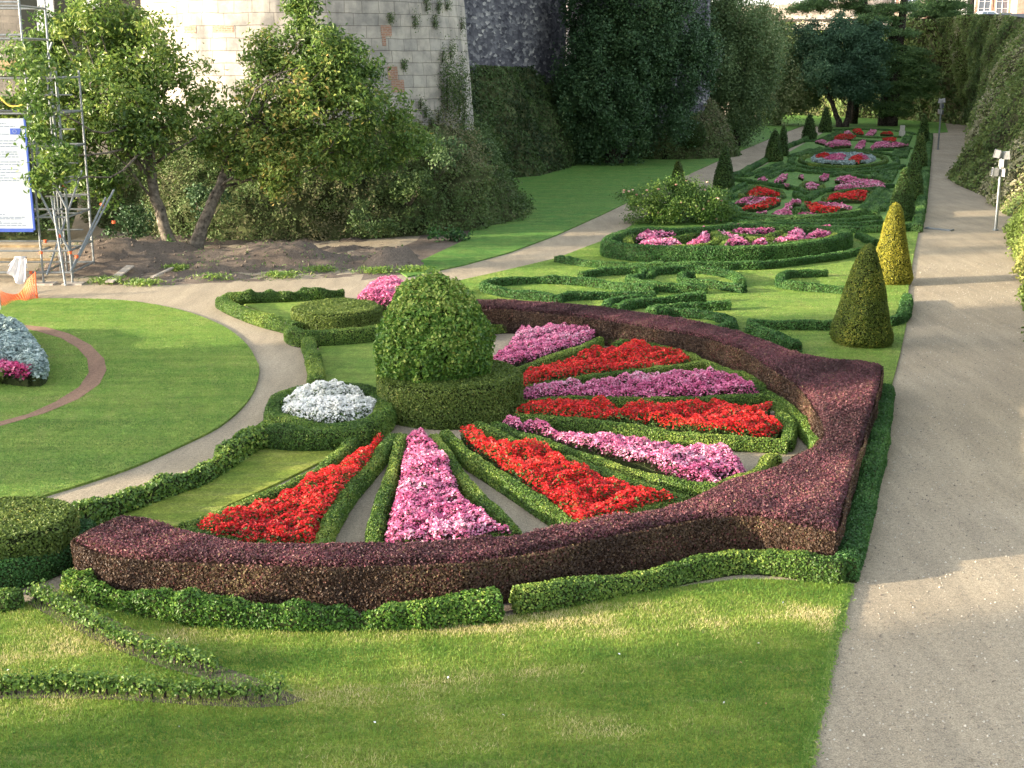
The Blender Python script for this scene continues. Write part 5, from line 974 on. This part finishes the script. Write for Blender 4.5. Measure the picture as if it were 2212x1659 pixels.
for a, b in [((xs[2], (Y0 -0.040), 3.0), (xs[3], (Y0 -0.040), 1.0)), ((xs[2], (Y0 -0.040), 4.4), (xs[3], (Y0 -0.040), 2.3)), ((xs[2], (Y0 -0.040), 5.0), (xs[3], (Y0 -0.040), 7.0)), ((xs[3], (Y0 +0.000), .4), (xs[3] + .8, (Y0 +2.100), 2.6)), ((xs[3], (Y0 -0.100), .4), (xs[3] + .65, (Y0 +1.700), 2.4)), ((xs[2] + .75, (Y0 -0.300), 0), (xs[2] + .45, (Y0 +0.000), 2.6)), ((xs[2] + .15, (Y0 -0.100), .3), (xs[2] + .75, (Y0 +2.000), 3.2)), ((xs[1], (Y0 -0.040), .2), (xs[2], (Y0 -0.040), 2.2)), ((xs[2] + .8, (Y0 -0.040), 3.0), (xs[2] + .7, (Y0 -0.040), 5.2)), ((xs[2] + .15, (Y0 -0.040), 3.1), (xs[2] + .15, (Y0 -0.040), 4.6)), ((xs[0], (Y0 +2.100), .2), (xs[1], (Y0 +2.100), 4))]:
    mesh_obj('brace', [(*bar(np.array(a), np.array(b)), 0, None)], M['galv'], scf)
for p in [at(215, 560, 34.5)]: 
    mesh_obj('standard', [(*bar((p[0], (Y0 +3.000), 0), (p[0], (Y0 +3.000), 2.2)), 0, None)], M['galv'], scf)
    mesh_obj('standard', [(*bar((p[0] - .75, (Y0 +2.100), 0), (p[0] - .75, (Y0 +2.100), 3.6)), 0, None)], M['galv'], scf)
    mesh_obj('ledger', [(*bar((xs[3], (Y0 +2.100), 2.45), (p[0] - .7, (Y0 +2.100), 2.45)), 0, None)], M['galv'], scf); mesh_obj('ledger', [(*bar((xs[3], (Y0 +2.100), 1.0), (p[0] - .7, (Y0 +2.100), 1.0)), 0, None)], M['galv'], scf)
for (x, y, z) in [(xs[2], (Y0 +0.000), .95), (xs[3], (Y0 +0.000), .95), (xs[2] + .45, (Y0 +0.000), 3.0), (xs[3], (Y0 +0.000), 2.9), (xs[3] - .08, (Y0 +0.000), 3.1), (xs[2] - .35, (Y0 +0.000), .35), (xs[3] + .55, (Y0 +1.600), 2.2), (xs[3] + .12, (Y0 +0.200), .8), (xs[2] - 1.3, (Y0 +0.000), 1.9), (xs[2] - 1.35, (Y0 +0.000), 1.4), (xs[3] - .25, (Y0 -0.040), 1.45), (xs[2] + .3, (Y0 +2.100), 4.0), (xs[2] + .2, (Y0 +2.000), 3.1), (xs[2] - .6, (Y0 +2.100), 1.0), (xs[3] + .72, (Y0 +2.100), 1.6)]:
    mesh_obj('clip', [(*tube([(x, y, z - .045), (x, y, z), (x, y, z + .045)], .055, 8), 0, None)], M['orange'], scf)
mesh_obj('deck', [(*box(xs[0], (Y0 -0.100), 6.22, xs[2] + .15, (Y0 +2.200), 6.30), 0, None)], M['deck'], scf)
mesh_obj('toe_board', [(*box(xs[0], (Y0 -0.140), 6.31, xs[2] + .1, (Y0 -0.100), 6.50), 0, None)], M['deck'], scf)
for z in (.62, 1.0): mesh_obj('board', [(*box(xs[0], (Y0 +0.100) + z * .6, z, xs[2] + .4 * z, (Y0 +0.350) + z * .6, z + .06), 0, None)], M['deck'], scf)
for x in (xs[2], xs[3]): mesh_obj('sole_plate', [(*box(x - .25, (Y0 -0.250), 0, x + .35, (Y0 +0.200), .05), 0, None)], M['greywood'], scf)
rx0, rx1 = at(28, 80, 31.5)[0], at(145, 80, 31.5)[0]
for z in np.arange(.5, 6.2, .5):
    mesh_obj('ledger', [(*bar((xs[2] - .1, Y0 + 1.05, z), (xs[3] + .1, Y0 + 1.05, z), .026), 0, None)], M['galv'], scf)
for t_ in (.3, .62): mesh_obj('standard', [(*bar((xs[2] + t_ * (xs[3] - xs[2]), Y0 + 1.05, 0), (xs[2] + t_ * (xs[3] - xs[2]), Y0 + 1.05, 6.2), .028), 0, None)], M['galv'], scf)
# upper guard rails
for z in (7.1, 8.0): mesh_obj('guard_rail', [(*bar((xs[0], (Y0 +0.000), z + .1), (xs[2], (Y0 +0.000), z + .1)), 0, None)], M['galv'], scf)
# cables
mesh_obj('hose', [(*tube(spline([at(-20, 190, 31.2), at(5, 215, 31.2), at(20, 228, 31.2), at(38, 230, 31.2), at(50, 225, 31.2)], .1), .03, 6), 0, None)], plain('yellow_hose', (.75, .55, .10), .5), scf)
# notice board
x1 = at(75, 495, 31.3)[0]; z0_, z1_ = at(75, 494, 31.3)[2], at(70, 256, 31.3)[2]; x0_ = x1 - 3.6
sg = thing('notice_board', 'tall white notice board with small blue emblem on the scaffold', 'sign', (x1, (Y0 -0.200), z0_))
mesh_obj('edge', [(*box(x1 - .058, (Y0 -0.215), z0_ - .05, x1 - .005, (Y0 -0.140), z1_ + .03), 0, None)], M['signblue'], sg)
mesh_obj('edge', [(*box(x0_, (Y0 -0.215), z0_ - .10, x1 - .06, (Y0 -0.140), z0_ - .003), 0, None)], M['signblue'], sg)
ex = at(32, 284, 31.3); eb = mesh_obj('emblem', [(*box(ex[0] - .15, (Y0 -0.212), ex[2] - .085, ex[0] + .15, (Y0 -0.201), ex[2] + .085), 0, None)], M['signblue'], sg)
st_ = [obox((ex[0] + .075 * math.cos(a) * .7 - .02, (Y0 -0.215), ex[2] + .05 * math.sin(a)), (.007, 0, 0), (0, .002, 0), (0, 0, .007)) for a in np.arange(12) * math.pi / 6]
mesh_obj('star', [(*join(st_), 0, None)], M['signwhite'], eb)
H_ = z1_ - z0_; lines = []
for k, zf in enumerate([.955, .93, .86, .80, .775, .75, .70, .68, .655, .63, .61, .585, .56, .54, .515, .49, .465, .44, .33, .285, .25, .13, .105, .09, .065, .05, .03]):
    zl = z0_ + H_ * zf; xr = x1 - .25 - (.9 * rng.random() if k % 3 == 0 else .12 * rng.random()) - (.7 if .2 < zf < .36 else 0); xl = x0_ + .2
    x = xl
    while x < xr: # words
        wd = rng.uniform(.05, .22); lines.append(box(x, (Y0 -0.206), zl - .011, min(x + wd, xr), (Y0 -0.201), zl + .011)); x += wd + .035
mesh_obj('panel', [(*box(x0_, (Y0 -0.200), z0_, x1 - .06, (Y0 -0.160), z1_), 0, None), (*join(lines), 1, None)], [M['signwhite'], M['ink']], sg)
# white cloth over the rail
cx_, cz = at(45, 560, 31.4)[0], at(45, 556, 31.4)[2]
gx, gz = np.meshgrid(np.linspace(-1, 1, 13), np.linspace(0, 1, 16)); 
cl_ = np.c_[(cx_ + gx * (.16 + .12 * gz) - .12 * gz).ravel(), (Y0 - .2 - .07 * np.sin(gx * 7 + gz * 2) * (.3 + gz)).ravel(), (cz - gz * (.62 + .18 * np.sin(gx * 2.2 + 1))).ravel()]
i = np.arange(15)[:, None]; j = np.arange(12)[None]; Fc = np.stack([i * 13 + j, i * 13 + j + 1, (i + 1) * 13 + j + 1, (i + 1) * 13 + j], -1).reshape(-1, 4)
back = cl_ + (0, .14, -.02); back[:, 2] = cz - (cz - back[:, 2]) * .5
o = mesh_obj('white_cloth', [(*join([(cl_, Fc), (back, Fc[:, ::-1]), obox((cx_, Y0 - .14, cz + .01), (.16, 0, 0), (0, .08, 0), (0, 0, .012))]), 0, None, True)], plain('cloth', (.72, .72, .74), .9, var=.03)); tag(o, 'white cloth hung over the lowest rail of the scaffold', 'cloth')
# orange barrier netting
def netting():
    A = [at(-60, 600, 30.2), at(0, 628, 30.0), at(20, 634, 29.9), at(42, 633, 29.8), at(60, 605, 29.8), at(76, 590, 29.8)]; B = [G(-60, 668), G(0, 668), G(20, 664), G(42, 658), G(62, 652), G(82, 646)]
    A, B = spline(A, .05), np.array(B); tt = np.linspace(0, 1, len(A)); LB = np.linspace(0, 1, len(B)); B = np.stack([np.interp(tt, LB, B[:, q]) for q in range(3)], 1)
    B[:, 2] += .02; parts = []; nz = 14
    g = np.array([A * (s) + B * (1 - s) for s in np.linspace(0, 1, nz)]); g[:, :, 1] += .05 * np.sin(g[:, :, 0] * 5 + g[:, :, 2] * 6)
    for r in range(nz): parts.append(tube(g[r], .011, 4))
    for c in range(0, len(A), 2): parts.append(tube(g[:, c], .011, 4))
    return join(parts)
V, F = netting(); nf = thing('barrier_net', 'sagging orange plastic barrier net on a post by the circle lawn', 'barrier', tuple(G(80, 646)))
mesh_obj('netting', [(V, F, 0, None)], plain('orange_net', (.85, .20, .05), .6), nf)
p = G(80, 646); mesh_obj('post', [(*tube([p, p + (0, 0, .45), at(76, 588, 29.8)], .022, 6), 0, None)], M['orange'], nf); p = G(2, 672); mesh_obj('post', [(*tube([p, p + (0, 0, .4), p + (0, 0, .85)], .018, 6), 0, None)], M['galv'], nf)
# boards on the bank
a, b = G(236, 617) + (0, 0, .03), at(282, 580, 33.0); d = b - a; d /= np.linalg.norm(d); sd_ = np.cross(d, (0, -.5, .9)); sd_ /= np.linalg.norm(sd_); nn = np.cross(d, sd_)
o = mesh_obj('plank', [(*obox((a + b) / 2 + (0, 0, .08), d * np.linalg.norm(b - a) / 2, sd_ * .12, nn * .02), 0, None)], M['greywood']); tag(o, 'pale weathered plank leaning on the earth heap near the scaffold', 'plank')
a, b = G(331, 612) + (0, 0, .1), at(374, 588, 33.4) + (0, 0, .05); d = b - a; d /= np.linalg.norm(d); sd_ = np.cross(d, (0, -.5, .9)); sd_ /= np.linalg.norm(sd_)
o = mesh_obj('plank', [(*obox((a + b) / 2 + (0, -.1, .1), d * np.linalg.norm(b - a) / 2, sd_ * .05, np.cross(d, sd_) * .02), 0, None)], M['greywood']); tag(o, 'thin grey board sticking out of the earth bank near the leaning trunks', 'plank')
# drain channel on the wide path
a, b = G(2002, 494), G(2056, 499); c = (a + b) / 2; d = (b - a) / 2; pr_ = np.array((-d[1], d[0], 0)) / np.linalg.norm(d) * .14
dr = mesh_obj('drain_grate', [(*join([obox(c + (0, 0, .02), d, pr_, (0, 0, .018))] + [obox(c + d * t + (0, 0, .042), d * .02, pr_ * .9, (0, 0, .005)) for t in np.linspace(-.95, .95, 16)] + [obox(a + (0, 0, .035), d * .03, pr_ * 1.2, (0, 0, .035)), obox(b + (0, 0, .035), d * .03, pr_ * 1.2, (0, 0, .035))]), 0, None)], M['galv']); tag(dr, 'grey metal drain grating lying across the wide path', 'drain')
# lamp masts
M['lampgrey'] = plain('lamp_housing', (.30, .30, .30), .45, .3, .05); M['glass'] = plain('lamp_glass', (.10, .11, .13), .12, 0, .05, spec=.8); M['blackmetal'] = plain('black_fitting', (.03, .03, .035), .5)
def lamp(label, u, vf, heads, cap):
    p = G(u, vf); root = thing('floodlight_mast', label, 'lamp', tuple(p), 'floodlight masts on the wide path'); h = cap
    mesh_obj('pole', [(*tube([p, p + (0, 0, h * .5), p + (0, 0, h)], .062, 10), 0, None)], M['galv'], root)
    mesh_obj('base_plate', [(*tube([p + (0, 0, .004), p + (0, 0, .03), p + (0, 0, .06)], .11, 10), 0, None)], M['galv'], root)
    for (dx_, dz, yaw, pit) in heads:
        c = p + np.array((dx_, -.02, h * .0 + dz)); ca, sa = math.cos(yaw), math.sin(yaw); cp, sp_ = math.cos(pit), math.sin(pit)
        f = np.array((sa * cp, ca * cp, sp_)); r_ = np.array((ca, -sa, 0)); u_ = np.cross(r_, f)
        hd = mesh_obj('floodlight', [(*join([obox(c, r_ * .10, f * .11, u_ * .15), obox(c - f * .13, r_ * .07, f * .02, u_ * .11), obox(c + f * .115, r_ * .115, f * .008, u_ * .165)]), 0, None)], M['lampgrey'], root)
        mesh_obj('lens', [(*obox(c + f * .126, r_ * .095, f * .003, u_ * .14), 0, None)], M['glass'], hd)
        mesh_obj('bracket', [(*join([bar(p + (0, 0, dz - .12), c - (0, 0, .12), .018, 6), bar(c - (0, 0, .12), c, .016, 6)]), 0, None)], M['blackmetal'], hd)
lamp('nearer floodlight mast, a thin grey pole with five lamp heads', 2150, 498, [(-.20, 2.98, -1.2, .2), (.16, 2.92, 1.9, .1), (.06, 2.62, 2.6, 0), (-.22, 2.28, -1.5, .1), (.10, 2.26, 2.4, .0)], 3.05)
lamp('farther floodlight mast at the narrow end of the wide path', 2026, 323, [(-.10, 3.55, -1.0, .2), (.14, 3.6, 2.0, .1), (.02, 3.2, 2.8, 0), (.03, 2.75, 2.4, 0), (-.08, 2.8, -1.6, 0)], 3.7)
# street buildings and car above the wall
M['render_white'] = plain('white_render', (.74, .72, .68), .85, var=.05, scale=1); M['pinkbrick'] = plain('pink_brick_quoin', (.50, .30, .22), .9, var=.2, scale=3); M['wood_white'] = plain('white_sash', (.75, .75, .75), .5); M['pane'] = plain('window_glass', (.10, .12, .15), .08, spec=.9, var=.1)
def house(label, u0, u1, Y, z0, h, wins, m, dep=8, quoins=True, roofm=None):
    A, Bq = at(u0, 30, Y)[0], at(u1, 30, Y)[0]; Ys = Y; Y = Y * K; root = thing('street_house', label, 'house', ((A + Bq) / 2, Y, z0))
    mesh_obj('wall', [(*box(A, Y, z0, Bq, Y + dep, z0 + h), 0, None)], m, root)
    mesh_obj('roof', [(*join([box(A - .3, Y - .3, z0 + h + .003, Bq + .3, Y + dep + .3, z0 + h + .4), (np.array([(A - .3, Y - .3, z0 + h + .402), (Bq + .3, Y - .3, z0 + h + .402), (Bq + .3, Y + dep + .3, z0 + h + .402), (A - .3, Y + dep + .3, z0 + h + .402), (A + 1, Y + dep / 2, z0 + h + 4), (Bq - 1, Y + dep / 2, z0 + h + 4)], float), np.array([(0, 1, 5, 4), (2, 3, 4, 5), (1, 2, 5, 5), (3, 0, 4, 4)])[:2])]), 0, None)], plain('slate_' + str(int(u0)), (.08, .085, .10), .7), root)
    for (uc, zc, ww, hh) in wins:
        xc = at(uc, 30, Ys)[0]; fr = mesh_obj('window', [(*join([box(xc - ww / 2 - .12, Y - .06, zc - hh / 2 - .12, xc - ww / 2, Y - .003, zc + hh / 2 + .12), box(xc + ww / 2, Y - .06, zc - hh / 2 - .12, xc + ww / 2 + .12, Y - .003, zc + hh / 2 + .12), box(xc - ww / 2, Y - .06, zc + hh / 2, xc + ww / 2, Y - .003, zc + hh / 2 + .12), box(xc - .05, Y - .06, zc - hh / 2, xc + .05, Y - .02, zc + hh / 2)] + [box(xc - ww / 2, Y - .05, zc - hh / 2 + hh * k / 4 - .02, xc - .051, Y - .022, zc - hh / 2 + hh * k / 4 + .02) for k in (1, 2, 3)] + [box(xc + .051, Y - .05, zc - hh / 2 + hh * k / 4 - .02, xc + ww / 2, Y - .022, zc - hh / 2 + hh * k / 4 + .02) for k in (1, 2, 3)]), 0, None)], M['wood_white'], root)
        mesh_obj('pane', [(*box(xc - ww / 2, Y - .016, zc - hh / 2, xc + ww / 2, Y - .004, zc + hh / 2), 0, None)], M['pane'], fr)
        mesh_obj('surround', [(*join([box(xc - ww / 2 - .5, Y - .04, zc - hh / 2 - .2, xc - ww / 2 - .123, Y - .005, zc + hh / 2 + .3), box(xc + ww / 2 + .123, Y - .04, zc - hh / 2 - .2, xc + ww / 2 + .5, Y - .005, zc + hh / 2 + .3)]), 0, None)], M['pinkbrick'], fr)
    if quoins: mesh_obj('quoin', [(*box(Bq - .9, Y - .08, z0, Bq + .05, Y - .003, z0 + h), 0, None)], M['pinkbrick'], root)
    return root
house('white street house with tall windows and brick corners above the moat wall', 2085, 2195, 150, 10.2, 9, [(2125, 14.2, 1.5, 3.6), (2163, 14.2, 1.5, 3.6), (2125, 18, 1.4, 1.6), (2163, 18, 1.4, 1.6)], M['render_white'])
house('pink brick street house cut by the edge of the view', 2196, 2300, 148, 10.2, 9, [(2245, 14.2, 1.5, 3.0)], M['pinkbrick'], quoins=False)
house('sunlit cream street house glimpsed between the cedars', 1835, 2010, 168, 10.5, 9, [(1870, 15, 1.5, 3), (1920, 15, 1.5, 3), (1968, 15, 1.5, 3)], plain('cream_render', (.68, .58, .42), .85, var=.06))
M['carpaint'] = plain('white_car_paint', (.70, .72, .74), .25, 0, .02, spec=.6); M['tyre'] = plain('tyre_rubber', (.02, .02, .02), .8); M['carglass'] = plain('car_glass', (.10, .14, .18), .06, spec=.9)
def car(label, u, Y, z, col):
    x = at(u, 30, Y)[0]; Y = Y * K; root = thing('parked_car', label, 'car', (x, Y, z), 'cars parked on the street')
    side = [(-2.0, .35), (-2.05, .7), (-1.9, .88), (-1.2, .95), (-.75, 1.36), (-.1, 1.47), (.7, 1.45), (1.35, 1.12), (1.85, .98), (2.02, .75), (2.0, .35)]
    n = len(side); V = np.array([(x + a, Y + w_ * (.83 if b < 1 else .68), z + b) for w_ in (-1, 1) for a, b in side]); i = np.arange(n); F = np.stack([i, (i + 1) % n, (i + 1) % n + n, i + n], 1)
    caps = np.array([(0, 1, 2, 3), (0, 3, 8, 10), (3, 4, 7, 8), (4, 5, 6, 7), (8, 9, 10, 10)])[:4]
    mesh_obj('body', [(V, np.vstack([F, caps, caps[:, ::-1] + n]), 0, None)], col, root)
    for s0, s1 in ((-1.0, -.05), (.05, 1.15)):
        V = np.array([(x + s0 + (.28 if s0 < -.5 else 0), Y - .79, z + .98), (x + s1, Y - .79, z + .98), (x + s1 - (.42 if s1 > 1 else 0), Y - .70, z + 1.36), (x + s0 + (.55 if s0 < -.5 else 0), Y - .70, z + 1.36)]); V = np.vstack([V, V + (0, .02, 0)])
        mesh_obj('window', [(V, np.array([(0, 1, 2, 3), (4, 7, 6, 5), (0, 4, 5, 1), (2, 6, 7, 3)]), 0, None)], M['carglass'], root)
    for a in (-1.25, 1.25):
        for yy in (-.78, .78): mesh_obj('wheel', [(*tube([(x + a, Y + yy - .09, z + .31), (x + a, Y + yy, z + .31), (x + a, Y + yy + .09, z + .31)], .31, 16), 0, None)], M['tyre'], root)
car('white car parked on the street in front of the white house', 2128, 128, 10.55, M['carpaint'])
car('dark car parked behind the white one on the street', 2166, 134, 10.6, plain('dark_car_paint', (.12, .14, .12), .25, spec=.6))
# ================================================================== GRASS BLADES on the front lawn, litter
def blades(poly, dens, L, w_, m, name, z=.04, lim=(-9, 6), hole=None):
    lo, hi = poly.min(0), poly.max(0); lo = np.maximum(lo, lim); n = int((hi - lo).prod() * dens); Q = lo + rng.random((n, 2)) * (hi - lo)
    Q = Q[inside(Q, poly)]
    if hole is not None: Q = Q[~inside(Q, hole)]
    n = len(Q); P = np.c_[Q, np.full(n, z)]; a = rng.uniform(0, 6.28, n); h = L * rng.uniform(.5, 1.4, n)
    side = np.c_[np.cos(a), np.sin(a), np.zeros(n)] * w_; tip = np.c_[rng.normal(size=(n, 2)) * .5 * L, h]
    V = np.stack([P - side, P + side, P + tip], 1).reshape(-1, 3)
    r = np.clip(.48 + .14 * n2(np.c_[Q * (.45, 2.2), np.zeros(n)]) + .13 * n3(P * (.35, 1.3, 0)) + .12 * n1(P * 1.5) + .17 * rng.normal(size=n), 0, 1)
    return mesh_obj(name, [(V, np.arange(3 * n).reshape(-1, 3), 0, r)], m)
M['blade'] = leafmat('grass_blade', [(0, (.060, .140, .022)), (.4, (.130, .225, .036)), (.68, (.22, .29, .055)), (.85, (.36, .34, .13)), (1, (.50, .43, .24))], .35, .5, .25, gain=1.42)
RING = GP([(-120, 712), (0, 700), (40, 701), (100, 707), (150, 721), (195, 745), (225, 775), (230, 800), (215, 830), (170, 862), (100, 892), (0, 921), (-120, 950), (-120, 938), (0, 911), (60, 895), (120, 868), (170, 837), (192, 805), (188, 775), (165, 750), (130, 730), (80, 716), (40, 708), (-120, 722)], .04)
M['blade2'] = leafmat('lawn_blade', [(0, (.045, .110, .022)), (.45, (.085, .170, .030)), (.8, (.14, .21, .045)), (1, (.26, .26, .10))], .35, .5, .3, gain=1.6)
o = blades(left_lawn, 900, .022, .006, M['blade2'], 'grass', lim=(-16, 14), hole=RING); tag(o, 'short mown grass blades on the circle lawn', 'grass', kind='stuff')
o = blades(mid_lawn, 420, .022, .008, M['blade2'], 'grass', lim=(-16, 20)); tag(o, 'short mown grass blades on the middle lawn', 'grass', kind='stuff')
# uneven grown edge of the front lawn over the gravel
ed = front_lawn[(front_lawn[:, 1] > 7)][:6]; ed = spline(ed[np.argsort(-ed[:, 1])], .02); n = 9000; k = rng.integers(0, len(ed), n); Q = ed[k] + rng.normal(size=(n, 2)) * (.035 + .03 * np.clip(n2(np.c_[ed[k] * 2, np.zeros(n)]), 0, 1)[:, None])
V, F = leaves(np.c_[Q, np.full(n, .035)], np.tile((.5, -.5, .6), (n, 1)), .07, .012, .7); o = mesh_obj('grass_edge', [(V, F, 0, np.clip(.4 + .2 * rng.normal(size=n), 0, 1))], M['blade']); tag(o, 'ragged grass edge of the front lawn along the wide path', 'grass', kind='stuff')
n = 260; t_ = rng.random(n); Q = np.c_[4.6 + 9 * t_ ** 1.3 + rng.uniform(-.8, 2.6, n) * (1 + t_), 10 + 32 * t_]; k = ~inside(Q, front_lawn) & ~inside(Q, mid_lawn); Q = Q[k]
V, F = leaves(np.c_[Q, np.full(len(Q), .012)], np.tile((0, 0, 1.), (len(Q), 1)), .05, .022, .3); o = mesh_obj('litter', [(V, F, 0, rng.random(len(Q)))], leafmat('dark_leaf_litter', [(0, (.10, .08, .06)), (.7, (.16, .12, .08)), (1, (.45, .42, .38))], 0)); tag(o, 'twigs and dry leaves scattered on the wide gravel path', 'litter', kind='stuff')
n = 9000; t_ = rng.random(n) ** 1.4; Q = np.c_[3.2 + 10 * t_ + rng.uniform(-1.2, 4.2, n), 10.5 + 32 * t_]; Q = Q[~inside(Q, front_lawn) & ~inside(Q, mid_lawn)]; sz = .006 + .011 * rng.random(len(Q)) ** 2
Vc = (np.c_[Q, np.full(len(Q), .004)][:, None] + oc[None] * sz[:, None, None] * rng.uniform(.6, 1.3, (len(Q), 6, 1))).reshape(-1, 3)
o = mesh_obj('pebbles', [(Vc, (np.arange(len(Q))[:, None, None] * 6 + of[None]).reshape(-1, 3), 0, np.repeat(rng.random(len(Q)), 8))], leafmat('pebble', [(0, (.16, .14, .12)), (.5, (.34, .30, .24)), (1, (.60, .56, .48))], 0, .9, .1)); tag(o, 'loose pebbles on the wide gravel path', 'pebbles', kind='stuff')
o = blades(front_lawn, 3600, .034, .0045, M['blade'], 'grass'); tag(o, 'short mown grass blades on the front lawn', 'grass', kind='stuff')
nl = 26; Q = np.c_[rng.uniform(-6, 3.5, nl), rng.uniform(9.5, 15, nl)]; Q = Q[inside(Q, front_lawn)]
V, F = leaves(np.c_[Q, np.full(len(Q), .075)], np.tile((0, 0, 1.), (len(Q), 1)), .035, .022, .4); o = mesh_obj('litter', [(V, F, 0, np.clip(rng.random(len(Q)) * 1.2, 0, 1))], leafmat('feather_and_leaf_litter', [(0, (.8, .8, .8)), (.6, (.75, .73, .70)), (.7, (.40, .18, .10)), (1, (.45, .26, .14))], 0)); tag(o, 'white feathers and fallen leaves scattered on the front lawn', 'litter', kind='stuff')
